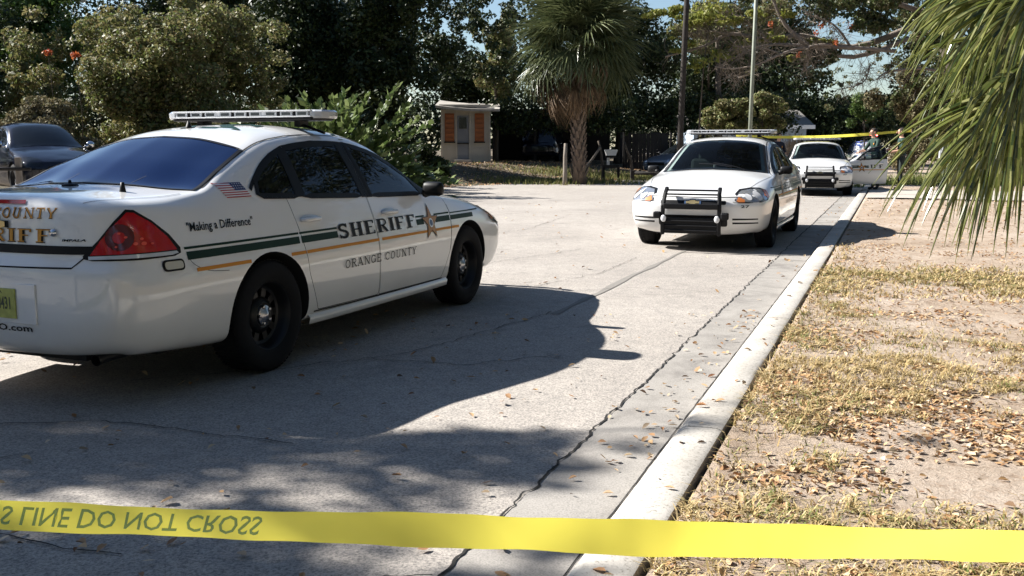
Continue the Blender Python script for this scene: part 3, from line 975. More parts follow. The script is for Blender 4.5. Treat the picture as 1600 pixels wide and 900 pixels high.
        for q in ((-1.205, .905, .008), (-1.175, .885, .009), (-1.13, .85, .012), (-1.10, .872, .010), (-1.09, .848, .014), (-1.05, .845, .008), (-1.22, .84, .007)):
            P('reflector', circle2(q[0], q[1], q[2], 8, q[2] * .7), 'rcorner', M['red_bright'], tl, sg, .0165, .2)
        # clear side marker with dark rim
        P('side_marker', rounded(stripe_quads(-2.275, -2.13, .695, .755), .028, 4), 'side', M['black'], body, sg, .004, .05)
        P('side_marker', rounded(stripe_quads(-2.262, -2.143, .705, .745), .02, 4), 'side', M['marker'], body, sg, .008, .05)
        # headlamp
        HL = [(1.30, .655), (1.245, .735), (1.12, .785), (.95, .805), (.82, .800), (.745, .775), (.73, .70), (.80, .665), (.98, .640), (1.16, .632), (1.27, .635)]
        hl = P('headlight', HL, 'fcorner', M['headlamp'], root, sg, .005, .06)
        P('bulb', circle2(.98, .715, .058, 18, .055), 'fcorner', M['headlamp_w'], hl, sg, .009, .05)
        P('bulb', circle2(1.13, .70, .040, 16, .038), 'fcorner', M['headlamp_w'], hl, sg, .009, .05)
        P('headlight_rim', ribbon(HL, .012, True), 'fcorner', M['black'], hl, sg, .0075, .2)
        P('amber_lens', [(.745, .772), (.80, .785), (.82, .72), (.79, .675), (.735, .70)], 'fcorner', M['amber'], hl, sg, .010, .05)
        P('amber_lens', [(1.29, .65), (1.25, .70), (1.19, .67), (1.20, .638), (1.27, .638)], 'fcorner', M['amber'], hl, sg, .010, .05)
        # bumper air slots
        for z in (.425, .375):
            s2 = 1 if sg > 0 else -1
            P('bumper_slot', [(s2 * .50, z - .012), (s2 * .80, z - .004), (s2 * .80, z + .012), (s2 * .50, z + .012)], 'front', M['black'], body, sg, .003, .08)
        P('front_bumper_seam', ribbon([(s2 * .50, .640), (s2 * .70, .640), (s2 * .83, .655)], .006), 'front', M['seam'], body, sg, .003, .08)
        P('hood_seam', ribbon(smooth_path([(2.10, s2 * .60), (1.95, s2 * .665), (1.7, s2 * .715), (1.4, s2 * .765), (1.08, s2 * .80)], 4), .006), 'top', M['seam'], body, sg, .002, .3)
        P('roof_seam', ribbon(smooth_path([(-1.75, s2 * .70), (-1.25, s2 * .60), (-.95, s2 * .575), (-.15, s2 * .575), (.15, s2 * .59), (.50, s2 * .655), (.90, s2 * .745)], 4), .010), 'top', M['seam'], body, sg, .002, .3)
        P('wiper', ribbon([(1.02, s2 * .10 + .35), (.95, s2 * .10 - .12)], .018), 'top', M['black'], body, sg, .012, .1)
    # ---- front
    P('grille', rounded(stripe_quads(-.42, .42, .605, .655), .02), 'front', M['black'], root, 1, .004, .06)
    P('grille', rounded(stripe_quads(-.36, .36, .545, .585), .02), 'front', M['led'], root, 1, .004, .06)
    P('lower_grille', rounded(stripe_quads(-.44, .44, .33, .47), .03), 'front', M['black'], root, 1, .004, .06)
    bow = [(-.085, .642), (-.085, .618), (-.03, .618), (-.03, .605), (.03, .605), (.03, .618), (.085, .618), (.085, .642), (.03, .642), (.03, .655), (-.03, .655), (-.03, .642)]
    P('emblem', [(a * 1.25, .63 + (b - .63) * 1.4) for a, b in bow], 'front', M['chrome'], root, 1, .008, .2)
    P('emblem', [(a * 1.0, .63 + (b - .63) * 1.0) for a, b in bow], 'front', M['emblem_gold'], root, 1, .012, .2)
    P('hood_front_seam', ribbon([(-.60, .705), (-.3, .700), (0, .698), (.3, .700), (.60, .705)], .007), 'front', M['seam'], body, 1, .003, .1)
    shell_text(sh, 'unit_number', '27', .60, .70, .570, .605, 'front', M['ink'], body, 1, 0, .02)
    # windshield
    ws = [(1.085 - .13 * (y / .70)**2, y) for y in np.linspace(-.72, .72, 13)] + [(.60, .64)] + [(.275 - .055 * (y / .56)**2, y) for y in np.linspace(.565, -.565, 11)] + [(.60, -.64)]
    P('windshield', ws, 'top', M['windshield'], root, 1, .004, .04)
    P('windshield_frit', ribbon(ws, .035, True), 'top', M['black'], root, 1, .006, .04)
    P('inspection_sticker', stripe_quads(.335, .375, -.06, .03), 'top', M['paper'], root, 1, .004, .2)
    rw = [(-1.905 + .10 * (y / .70)**2, y) for y in np.linspace(-.69, .69, 13)] + [(-1.53, .645)] + [(-1.245 + .01 * (y / .56)**2, y) for y in np.linspace(.585, -.585, 11)] + [(-1.53, -.645)]
    P('rear_window', rw, 'top', M['rearglass'], root, 1, .004, .04)
    P('rear_window_frit', ribbon(rw, .022, True), 'top', M['black'], root, 1, .006, .04)
    for k in range(2):
        y0 = -.28 + .5 * k
        P('wire_reflection', ribbon([(-1.86, y0), (-1.60, y0 - .05), (-1.30, y0 - .18)], .003), 'top', M['seam'], root, 1, .003, .2)  # reflection of overhead wires laid on the glass as dark lines
    # ---- rear
    P('trunk_trim', [(-.70, .808), (.70, .808), (.69, .848), (.3, .852), (0, .853), (-.3, .852), (-.69, .848)], 'rear', M['black'], root, -1, .006, .06)
    P('trunk_seam', ribbon([(-.655, .80), (-.60, .742), (0, .738), (.60, .742), (.655, .80)], .008), 'rear', M['seam'], body, -1, .003, .06)
    for s in (-1, 1):
        P('trunk_seam', ribbon(smooth_path([(-2.52, s * .60), (-2.40, s * .645), (-2.1, s * .69), (-1.93, s * .70)], 4), .005), 'top', M['seam'], body, s, .002, .2)
    bw = [(-y_ * 1.0, z_) for y_, z_ in bow]
    P('rear_emblem', [(a * 1.35 - .10, .952 + (b - .63) * 1.5) for a, b in bow], 'rear', M['ink'], root, -1, .008, .2)
    P('rear_emblem', [(a * 1.1 - .10, .952 + (b - .63) * 1.1) for a, b in bow], 'rear', M['emblem_gold'], root, -1, .013, .2)
    # text seen from behind reads from the car's left (+y) to its right
    P('lettering', serif_text('ORANGE COUNTY', .32, -.50, .982, 1.030, .2), 'rear', M['ink'], root, -1, .0045, .2)
    P('lettering', serif_text('ORANGE COUNTY', .318, -.502, .985, 1.033, .13), 'rear', M['gold_l'], root, -1, .0070, .2)
    P('lettering', serif_text('SHERIFF', .27, -.49, .862, .932, .26), 'rear', M['ink'], root, -1, .0045, .2)
    P('lettering', serif_text('SHERIFF', .267, -.493, .866, .930, .17), 'rear', M['gold_l'], root, -1, .0070, .2)
    P('brake_light', [(-.30, 1.050), (.10, 1.050), (.09, 1.068), (-.29, 1.068)], 'rear', M['red_lens'], root, -1, .006, .1)
    shell_text(sh, 'model_badge', 'IMPALA', -.535, -.65, .872, .884, 'rear', M['ink'], root, -1, .2, .03, .005)
    m = MB(); m.lathe([(0, .012), (.016, .012), (.02, 0)], axis='X', c=(-2.615, -.49, .915), seg=12)
    m.v = [(2 * -2.615 - p[0], p[1], p[2]) for p in m.v]; m.build('trunk_lock', M['chrome'], root, True)
    shell_text(sh, 'web_address', 'www.OCSO.com', .22, -.36, .415, .450, 'rear', M['ink'], body, -1, 0, .02)
    # plate recess with side cheeks and the plate
    m = MB()
    m.rbox((-2.665, 0, .555), (.012, .80, .205), .004); m.build('plate_recess', M['white_paint'], root)
    m = MB(); m.rbox((-2.676, -.12, .555), (.008, .305, .152), .003); pl = m.build('license_plate', M['plate'], root)
    V, F = font_polys('CITY  88431', .0, -.24, .525, .590, 0, .02)
    mk('plate_number', [(-2.6815, a, b) for a, b in V], F, M['plate_ink'], pl)
    V, F = font_polys('FLORIDA', -.05, -.19, .605, .620, 0, .02)
    mk('plate_number', [(-2.6815, a, b) for a, b in V], F, M['plate_ink'], pl)
    for s in (-1, 1):
        m = MB(); m.tube([(-2.25, s * .60, .265), (-2.46, s * .60, .262), (-2.50, s * .60, .255)], [.028, .030, .031], 16, False)
        m.build('exhaust_pipe', M['steel'], root, True)
    m = MB(); m.box((-2.45, 0, .275), (.12, 1.1, .05)); m.box((0, 0, .25), (4.1, 1.2, .10)); m.box((-1.405, 0, .335), (.08, 1.5, .08)); m.box((1.405, 0, .335), (.08, 1.5, .08)); m.build('underbody', M['arch'], root)
    # aerials
    m = MB(); m.lathe([(0, .06), (.010, .058), (.014, .03), (.020, .0)], c=(-2.10, -.46, 1.088), seg=10); m.build('antenna', M['black'], root, True)
    m = MB(); m.ell((-2.02, .0, 1.122), (.045, .05, .012), 12, 6); m.lathe([(0, .032), (.008, .03), (.012, 0)], c=(-2.02, 0, 1.12), seg=8); m.build('antenna', M['black'], root, True)
    m = MB(); m.lathe([(0, .045), (.006, .043), (.022, .0)], c=(-.92, .07, 1.462), seg=8); m.build('antenna', M['black'], root, True)
    # green roof number seen edge-on
    V, F = font_polys('27', -.35, .35, -.95, -.62, 0, .03)
    vs = []
    for a, b in V:
        h = sh.hit((b, a), 'top', 1); vs.append(h[0] + h[1] * .004)
    mk('roof_number', vs, F, M['green'], root)
    add_wheels(root)
    light_bar(root)
    push_bumper(root)
    # ---- cabin
    m = MB(); m.rbox((.80, 0, .88), (.42, 1.5, .16), .05); m.rbox((.62, .37, .90), (.12, .40, .10), .04); m.build('dashboard', M['interior'], root)
    m = MB()
    rot = Matrix.Rotation(R(-25), 3, 'Y')
    b_ = MB(); b_.lathe([(.175, 0), (.183, .010), (.192, 0), (.183, -.010)], seg=28, closed=True)
    for q in range(3):
        a = R(90 + 120 * q); b_.box((.09 * math.cos(a), .09 * math.sin(a), 0), (.18, .03, .015), Matrix.Rotation(a, 3, 'Z'))
    r2 = Matrix.Rotation(R(-65), 3, 'Y')
    v = [r2 @ Vector(p) + Vector((.44, .37, .93)) for p in b_.v]
    m.add(v, b_.f); m.build('steering_wheel', M['black'], root)
    for sx, back in ((-.05, 1), (-.95, 1)):
        for y in ((.37, -.37) if sx > -.5 else (0,)):
            wd = .50 if sx > -.5 else 1.25
            m = MB(); m.rbox((sx, y, .60), (.50, wd, .18), .05)
            m.rbox((sx - .30, y, .88), (.15, wd * .95, .55), .05, Matrix.Rotation(R(-14), 3, 'Y'))
            if sx > -.5: m.rbox((sx - .37, y, 1.21), (.09, .26, .16), .04)
            m.build('seat', M['seat'], root)
    m = MB()
    for z in (.95, 1.10, 1.25): m.box((-.55, 0, z), (.02, 1.2 - (z - .9) * .6, .02))
    for y in np.linspace(-.5, .5, 9): m.box((-.55, y, 1.08), (.015, .015, .42))
    m.build('partition', M['interior'], root)
    m = MB(); m.rbox((.90, .42, .985), (.12, .36, .012), .004, Matrix.Rotation(.2, 3, 'Y')); m.build('paper', M['paper'], root)
    m = MB(); m.rbox((.35, -.03, 1.02), (.05, .20, .13), .02); m.build('computer_screen', M['seat'], root)
    m = MB(); m.rbox((.30, 0, 1.335), (.03, .22, .06), .02); m.build('rear_view_mirror', M['black'], root)
    if open_door:
        d = D['front_door', 1]
        P('lettering', serif_text('IFF', .41, -.02, .732, .826, .21), 'side', M['ink'], d, 1, .006, .2)
        h = Vector((1.03, .86, 0)); A_ = Matrix.Translation(h) @ Matrix.Rotation(R(-62), 4, 'Z') @ Matrix.Translation(-h)
        d.matrix_local = A_
    return root

def civil_car(kind, paint_mat, chrome=False):
    """plain car used for the parked ones and the patrol SUV"""
    key = 'civ_' + kind
    if key not in SH:
        bm = build_parts_cache(kind)
        SH[key] = Shell(bm)
        me = bpy.data.meshes.new('body'); bm.to_mesh(me); bm.free()
        SH[key + '_me'] = me
    sh = SH[key]
    root = empty('parked_car')
    me = SH[key + '_me'].copy()
    me.materials.append(paint_mat)
    body = link(bpy.data.objects.new('body', me), root)
    for cx in (1.405, -1.405):
        for sg in (1, -1):
            m = MB(); m.lathe([(.0, .50), (.385, .50), (.385, 1.2), (.0, 1.2)], axis='Y', seg=32)
            b = bmesh.new(); bv = [b.verts.new((p[0] + cx, p[1] * sg, p[2] + .335)) for p in m.v]
            for q in m.f:
                try: b.faces.new([bv[i] for i in q])
                except ValueError: pass
            bmesh.ops.remove_doubles(b, verts=b.verts[:], dist=1e-5)
            bmesh.ops.dissolve_degenerate(b, dist=1e-5, edges=b.edges[:])
            bmesh.ops.recalc_face_normals(b, faces=b.faces[:])
            mc = bpy.data.meshes.new('c'); b.to_mesh(mc); b.free(); mc.materials.append(M['arch'])
            o = bpy.data.objects.new('c', mc); col.objects.link(o)
            boolean(body, o)
    smooth_by_angle(body, 32)
    P = sh.patch
    zt = 1.0 if kind == 'sedan' else 1.27
    for sg in (-1, 1):
        if kind == 'sedan':
            panes = (PANE_F, PANE_R, PANE_Q)
        else:
            def q(x0, x1, s0=0, s1=0): return [(x0, .985), (x1, .985), (x1 + s1, 1.42), (x0 + s0, 1.42)]
            panes = ([(-.10, .985), (.74, .985), (.30, 1.30), (.12, 1.43), (-.12, 1.45)], q(-1.05, -.22, .03, -.05), [(-1.90, 1.0), (-1.15, .99), (-1.12, 1.44), (-1.72, 1.42)])
        for pn in panes:
            P('side_window', pn, 'side', M['glass'], root, sg, .003, .1)
            P('window_trim', ribbon(pn, .03, True), 'side', M['chrome'] if chrome else M['black'], root, sg, .005, .2)
        for x in (-.15, 1.0, -1.1): P('door_seam', ribbon([(x, .32), (x, .95)], .01), 'side', M['seam'], root, sg, .002, .2)
        for x in (.07, -.94):
            h = sh.hit((x, .88), 'side', sg)[0]
            m = MB(); m.tube([(x - .09, h.y, .88), (x - .07, h.y + sg * .03, .88), (x + .07, h.y + sg * .03, .88), (x + .09, h.y, .88)], .014, 8); m.build('door_handle', M['chrome'], root, True)
        m = MB(); m.ell((.68, sg * .98, 1.04), (.07, .10, .07), 12, 8); m.tube([(.74, sg * .84, 1.0), (.70, sg * .93, 1.01)], .03, 6); m.build('side_mirror', M['chrome'] if chrome else M['black'], root, True)
        HL = [(1.30, .655), (1.245, .735), (1.12, .785), (.95, .805), (.82, .800), (.745, .775), (.80, .665), (1.27, .635)]
        P('headlight', HL, 'fcorner', M['glass'] if paint_mat is M['dark_paint'] else M['headlamp'], root, sg, .005, .06)
        P('tail_light', [(-1.36, .80), (-1.30, .93), (-1.12, .95), (-.93, .93), (-.93, .79)], 'rcorner', M['red_lens'], root, sg, .006, .06)
    P('grille', rounded(stripe_quads(-.45, .45, .50, .64), .02), 'front', M['black'], root, 1, .004, .06)
    k = 1.0
    def zline(xa, xb):
        return None
    if kind == 'sedan':
        ws = [(1.085 - .13 * (y / .70)**2, y) for y in np.linspace(-.72, .72, 9)] + [(.275 - .055 * (y / .56)**2, y) for y in np.linspace(.565, -.565, 7)]
        P('windshield', ws, 'top', M['glass'], root, 1, .004, .08)
        rw = [(-1.905 + .10 * (y / .70)**2, y) for y in np.linspace(-.69, .69, 9)] + [(-1.245, .58), (-1.245, -.58)]
        P('rear_window', rw, 'top', M['glass'], root, 1, .004, .08)
    else:
        ws = [(1.07 - .13 * (y / .70)**2, y) for y in np.linspace(-.70, .70, 9)] + [(.30 - .055 * (y / .56)**2, y) for y in np.linspace(.565, -.565, 7)]
        P('windshield', ws, 'top', M['glass'], root, 1, .004, .08)
        P('rear_window', [(-.55, 1.06), (.55, 1.06), (.48, 1.45), (-.48, 1.45)], 'rear', M['glass'], root, -1, .006, .08)
    m = MB(); m.rbox((-2.66, 0, .62), (.02, .31, .16), .005); m.build('license_plate', M['marker'], root)
    m = MB(); m.box((0, 0, .25), (4.1, 1.2, .10)); m.build('underbody', M['arch'], root)
    add_wheels(root)
    return root

def set_pose(o, x, y, yaw, z=0, roll=0):
    o.location = (x, y, z)
    o.rotation_euler = (roll, 0, R(90 - yaw))
# ================================================================== the place
KA = R(20.9)                                   # direction of the kerb, clockwise from +Y
KU = np.array([math.sin(KA), math.cos(KA)])    # along the road, away from the camera
KN = np.array([math.cos(KA), -math.sin(KA)])   # across, towards the verge
N_OUT = -.650                                  # back of the kerb
N_TOP = -.805
N_FOOT = -.900
N_GUT = -1.27                                  # joint between gutter and asphalt
def RP(s, n, z=0.0):
    p = KU * s + KN * n
    return (p[0], p[1], z)
def to_sn(x, y): return x * KU[0] + y * KU[1], x * KN[0] + y * KN[1]

# value noise for scattering
class VN:
    def __init__(s, seed): s.g = np.random.default_rng(seed).random((256, 256))
    def __call__(s, x, y):
        x = np.asarray(x, float) % 255; y = np.asarray(y, float) % 255
        i, j = np.floor(x).astype(int), np.floor(y).astype(int)
        fx, fy = x - i, y - j
        fx = fx * fx * (3 - 2 * fx); fy = fy * fy * (3 - 2 * fy)
        g = s.g
        return (g[i, j] * (1 - fx) + g[i + 1, j] * fx) * (1 - fy) + (g[i, j + 1] * (1 - fx) + g[i + 1, j + 1] * fx) * fy
    def fbm(s, x, y, o=4):
        t = 0; a = .5; n = 0
        for k in range(o): t = t + a * s(x * 2**k + 17 * k, y * 2**k + 31 * k); n += a; a *= .5
        return t / n
vn = VN(3); vn2 = VN(9)

def yard_edge(x):
    """far edge of the asphalt on the left (the yards begin beyond it)"""
    return np.interp(x, [-60, -30, -12, -2.4, 0.5, 5.5, 8], [22, 22, 23, 33, 37, 41, 46])
def smooth01(t): t = np.clip(t, 0, 1); return t * t * (3 - 2 * t)
def ground_z(x, y):
    s, n = to_sn(x, y)
    left = np.minimum(y - yard_edge(x), (-9.4 - n) + 2)
    zl = .60 * smooth01(left / 9.0) + .02 * smooth01(left / .5)
    zr = .085 * smooth01((n - N_OUT) / .05 + .4) + .05 * smooth01((n - 1) / 8)
    zr = zr + np.where(n > N_OUT + .06, (vn.fbm(x * 1.3, y * 1.3) - .5) * .05 + (vn2.fbm(x * 6, y * 6) - .5) * .012, 0)
    return np.where(n > N_OUT, zr, np.where(left > 0, zl + (vn.fbm(x, y) - .5) * .06 * smooth01(left), 0))

def tex_mat(name, build):
    m, t, b = nodes(name)
    tc = t.nodes.new('ShaderNodeTexCoord')
    build(t, b, tc.outputs['Object'])
    return m
def nz(t, vec, scale, detail=6, rough=.6, dist=0):
    n = t.nodes.new('ShaderNodeTexNoise'); n.inputs['Scale'].default_value = scale; n.inputs['Detail'].default_value = detail
    n.inputs['Roughness'].default_value = rough; n.inputs['Distortion'].default_value = dist
    t.links.new(vec, n.inputs['Vector']); return n.outputs['Fac']
def ramp(t, fac, stops):
    r = t.nodes.new('ShaderNodeValToRGB'); e = r.color_ramp.elements
    while len(e) < len(stops): e.new(.5)
    for i, (p, c) in enumerate(stops): e[i].position = p; e[i].color = (*c, 1) if len(c) == 3 else c
    t.links.new(fac, r.inputs[0]); return r.outputs[0]
def mixc(t, a, b, f, mode='MIX', fv=None):
    m = t.nodes.new('ShaderNodeMix'); m.data_type = 'RGBA'; m.blend_type = mode
    for k, v in (('A', a), ('B', b)):
        if isinstance(v, tuple): m.inputs[k].default_value = (*v, 1)
        else: t.links.new(v, m.inputs[k])
    if f is None: m.inputs['Factor'].default_value = fv
    else: t.links.new(f, m.inputs['Factor'])
    return m.outputs['Result']
def bumpn(t, b, h, strength=.5, dist=.01):
    n = t.nodes.new('ShaderNodeBump'); n.inputs['Strength'].default_value = strength; n.inputs['Distance'].default_value = dist
    t.links.new(h, n.inputs['Height']); t.links.new(n.outputs[0], b.inputs['Normal'])

def m_asphalt(t, b, v):
    base = ramp(t, nz(t, v, .35, 8, .6), [(.3, (.285, .26, .235)), (.5, (.335, .307, .278)), (.72, (.385, .355, .322))])
    agg = ramp(t, nz(t, v, 95, 3, .7), [(.36, (.45, .45, .46)), (.5, (1, 1, 1)), (.66, (1.45, 1.42, 1.36))])
    c = mixc(t, base, agg, None, 'MULTIPLY', .85)
    st = ramp(t, nz(t, v, 1.6, 9, .7, 1.2), [(.56, (0, 0, 0)), (.72, (1, 1, 1))])
    c = mixc(t, c, (.16, .145, .13), mixf(t, st, .45))
    oil = ramp(t, nz(t, v, .55, 3, .5, .4), [(.60, (0, 0, 0)), (.74, (1, 1, 1))])
    c = mixc(t, c, (.19, .175, .16), mixf(t, oil, .5))
    wr = ramp(t, nz(t, v, 6, 6, .7, .3), [(.35, (.86, .86, .86)), (.6, (1.06, 1.05, 1.04))])
    c = mixc(t, c, wr, None, 'MULTIPLY', .8)
    t.links.new(c, b.inputs['Base Color']); b.inputs['Roughness'].default_value = .88
    b.inputs['Specular IOR Level'].default_value = .3
    bumpn(t, b, nz(t, v, 120, 4, .7), .55, .006)
def mixf(t, col_, k):
    m = t.nodes.new('ShaderNodeMath'); m.operation = 'MULTIPLY'; m.inputs[1].default_value = k
    t.links.new(col_, m.inputs[0]); return m.outputs[0]
M['asphalt'] = tex_mat('worn pale asphalt', m_asphalt)
def m_gutter(t, b, v):
    base = ramp(t, nz(t, v, 2.2, 8, .7, .6), [(.3, (.17, .155, .14)), (.5, (.275, .255, .23)), (.75, (.35, .325, .295))])
    agg = ramp(t, nz(t, v, 130, 3, .7), [(.36, (.65, .65, .65)), (.5, (1, 1, 1)), (.66, (1.2, 1.2, 1.2))])
    t.links.new(mixc(t, base, agg, None, 'MULTIPLY', .8), b.inputs['Base Color']); b.inputs['Roughness'].default_value = .85
    bumpn(t, b, nz(t, v, 140, 4, .7), .4, .004)
M['gutter'] = tex_mat('stained concrete gutter', m_gutter)
def m_kerb(t, b, v):
    base = ramp(t, nz(t, v, 1.7, 8, .65), [(.3, (.34, .31, .27)), (.55, (.46, .43, .385)), (.75, (.53, .50, .45))])
    sp = ramp(t, nz(t, v, 60, 4, .8), [(.36, (.38, .36, .33)), (.46, (1, 1, 1)), (.7, (1.08, 1.08, 1.08))])
    t.links.new(mixc(t, base, sp, None, 'MULTIPLY', .8), b.inputs['Base Color']); b.inputs['Roughness'].default_value = .85
    bumpn(t, b, nz(t, v, 90, 5, .7), .4, .004)
M['kerb'] = tex_mat('pale concrete kerb', m_kerb)
def m_sand(t, b, v):
    base = ramp(t, nz(t, v, .9, 8, .65), [(.3, (.30, .23, .17)), (.5, (.40, .32, .25)), (.72, (.49, .41, .34))])
    d = ramp(t, nz(t, v, 9, 8, .75), [(.33, (.55, .46, .38)), (.48, (1, 1, 1)), (.75, (1.12, 1.12, 1.12))])
    g = ramp(t, nz(t, v, 70, 4, .8), [(.35, (.6, .55, .5)), (.5, (1, 1, 1))])
    c = mixc(t, mixc(t, base, d, None, 'MULTIPLY', .8), g, None, 'MULTIPLY', .6)
    t.links.new(c, b.inputs['Base Color']); b.inputs['Roughness'].default_value = .95
    b.inputs['Specular IOR Level'].default_value = .15
    bumpn(t, b, nz(t, v, 22, 8, .75), .9, .03)
M['sand'] = tex_mat('pinkish sand', m_sand)
def m_yard(t, b, v):
    base = ramp(t, nz(t, v, .5, 8, .65), [(.35, (.05, .05, .02)), (.5, (.11, .08, .048)), (.62, (.17, .13, .085)), (.75, (.08, .08, .03))])
    d = ramp(t, nz(t, v, 14, 8, .8), [(.33, (.4, .35, .3)), (.5, (1, 1, 1)), (.75, (1.5, 1.4, 1.3))])
    t.links.new(mixc(t, base, d, None, 'MULTIPLY', .9), b.inputs['Base Color']); b.inputs['Roughness'].default_value = .95
    bumpn(t, b, nz(t, v, 20, 8, .8), 1, .05)
M['yard'] = tex_mat('leafy yard soil', m_yard)
M['concrete'] = simple('driveway concrete', (.42, .37, .32), .9, noise=.2, nscale=4, bump=.2)
M['crack'] = simple('dark crack', (.012, .011, .010), 1)
M['tar'] = simple('old patch in the asphalt', (.20, .185, .165), .9, noise=.25, nscale=30)

# ---- ground sheet: asphalt everywhere the street is; yards and verge lie over it
S = 900
road = mk('road', [(-S, -S, -.004), (S, -S, -.004), (S, S, -.004), (-S, S, -.004)], [(0, 1, 2, 3)], M['asphalt'])
tag(road, kind='structure')

def sheet(name, P, zf, mat, parent=None, zoff=0):
    """P: (a,b,2) grid of ground points"""
    a, b = P.shape[:2]
    Z = zf(P[..., 0], P[..., 1]) + zoff
    V = np.dstack([P, Z]).reshape(-1, 3)
    F = [(i * b + j, i * b + j + 1, (i + 1) * b + j + 1, (i + 1) * b + j) for i in range(a - 1) for j in range(b - 1)]
    o = mk(name, V, F, mat, parent, True)
    return o
# right verge
ss = np.concatenate([np.arange(-6, 16, .10), np.arange(16, 45, .4), np.arange(45, 120, 4), [160, 300, 800]])
nn = np.concatenate([[N_OUT + .004, N_OUT + .03], np.arange(N_OUT + .08, 5, .10), np.arange(5, 14, .4), [15, 18, 22, 30, 50, 100, 300, 800]])
G_ = ss[:, None, None] * KU + nn[None, :, None] * KN
verge = sheet('verge', G_, lambda x, y: ground_z(x, y), M['sand'])
tag(verge, kind='structure')
bmv = bmesh.new(); bmv.from_mesh(verge.data)
for f in bmv.faces:
    if f.normal.z < 0: f.normal_flip()
bmv.to_mesh(verge.data); bmv.free()
# left yards
xs = np.concatenate([[-600, -200, -80], np.arange(-50, 14, .8)])
tt = np.concatenate([[0.0, .25, .6], np.arange(1.2, 14, .7), [18, 24, 32, 50, 90, 200, 600]])
Gy = np.zeros((len(xs), len(tt), 2))
for i, x in enumerate(xs):
    y0 = float(yard_edge(x))
    for j, t_ in enumerate(tt): Gy[i, j] = (x, y0 + t_)
def yz(x, y):
    z = ground_z(x, y)
    s, n = to_sn(x, y)
    return np.where(n > -9.3, -.05, z)
yard = sheet('yard', Gy, yz, M['yard'])
tag(yard, kind='structure')
bmv = bmesh.new(); bmv.from_mesh(yard.data)
for f in bmv.faces:
    if f.normal.z < 0: f.normal_flip()
bmv.to_mesh(yard.data); bmv.free()
# gutter pan
def strip_mesh(name, n0, n1, z0, z1, s0, s1, mat, ds=1.0):
    k = int((s1 - s0) / ds)
    V = []; F = []
    for i in range(k + 1):
        s_ = s0 + (s1 - s0) * i / k
        V += [RP(s_, n0, z0), RP(s_, n1, z1)]
    for i in range(k): F.append((2 * i, 2 * i + 1, 2 * i + 3, 2 * i + 2))
    return mk(name, V, F, mat)
gut = strip_mesh('gutter', N_GUT, N_FOOT + .02, .0005, .002, -8, 120, M['gutter'])
tag(gut, kind='structure')
# kerb: cast sections with joints, face leaning back
kerb = empty('kerb', RP(0, 0)); tag(kerb, kind='structure')
prof = [(N_FOOT, -.02), (N_FOOT + .015, .012), (N_TOP - .03, .088), (N_TOP, .100), (N_OUT - .02, .104), (N_OUT, .096), (N_OUT, -.02)]
def kerb_piece(s0, s1):
    k = max(2, int((s1 - s0) / .25)); V = []; F = []
    for i in range(k + 1):
        s_ = s0 + (s1 - s0) * i / k
        for j, (n_, z_) in enumerate(prof):
            w_ = (vn.fbm(s_ * 3, j * 5.0) - .5) * .012
            V.append(RP(s_, n_ + w_ * (0 < j < 6), z_ + w_ * .5 * (0 < j < 6)))
    m_ = len(prof)
    for i in range(k):
        for j in range(m_ - 1): F.append((i * m_ + j, (i + 1) * m_ + j, (i + 1) * m_ + j + 1, i * m_ + j + 1))
    F.append(tuple(range(m_))); F.append(tuple(range(k * m_ + m_ - 1, k * m_ - 1, -1)))
    o = mk('kerb_section', V, F, M['kerb'], kerb, True)
    bm_ = bmesh.new(); bm_.from_mesh(o.data); bmesh.ops.recalc_face_normals(bm_, faces=bm_.faces[:]); bm_.to_mesh(o.data); bm_.free()
    smooth_by_angle(o, 50)
sx = -7.9
while sx < 90:
    L = 3.05 if sx < 40 else 12
    kerb_piece(sx + .004, sx + L - .004); sx += L

# cracks: thin jagged dark ribbons
def crack(pts, w=.008, jag=.02, z=.003, step=.05, wv=.6):
    P = [np.array(p, float) for p in pts]; out = []
    for a, b in zip(P[:-1], P[1:]):
        k = max(1, int(np.linalg.norm(b - a) / step))
        for i in range(k): out.append(a + (b - a) * i / k)
    out.append(P[-1]); out = np.array(out)
    d = np.gradient(out, axis=0); nrm = np.stack([-d[:, 1], d[:, 0]], 1); nrm /= np.linalg.norm(nrm, axis=1)[:, None] + 1e-9
    q = rng.random() * 90
    i = np.arange(len(out))
    jj = (vn.fbm(i * .35 + q, i * 0 + q) - .5) * 2 * jag + (rng.random(len(out)) - .5) * jag * .5
    out = out + nrm * jj[:, None]
    ww = w * (1 - wv + 2 * wv * vn2.fbm(i * .5 + q, i * 0 + 3)) * .5
    V = []; F = []
    for k in range(len(out)):
        V += [(*(out[k] + nrm[k] * ww[k]), z), (*(out[k] - nrm[k] * ww[k]), z)]
    for k in range(len(out) - 1): F.append((2 * k, 2 * k + 1, 2 * k + 3, 2 * k + 2))
    return mk('road_crack', V, F, M['crack'], road)
def rp2(s, n): return RP(s, n)[:2]
crack([rp2(-2, N_GUT), rp2(14, N_GUT)], .0105, .022, .0045, .03)
crack([rp2(14, N_GUT), rp2(60, N_GUT)], .014, .02, .0045, .15)
crack([rp2(1.5, N_FOOT - .002), rp2(20, N_FOOT - .002)], .005, .004, .0045, .05)
rk = random.Random(5)
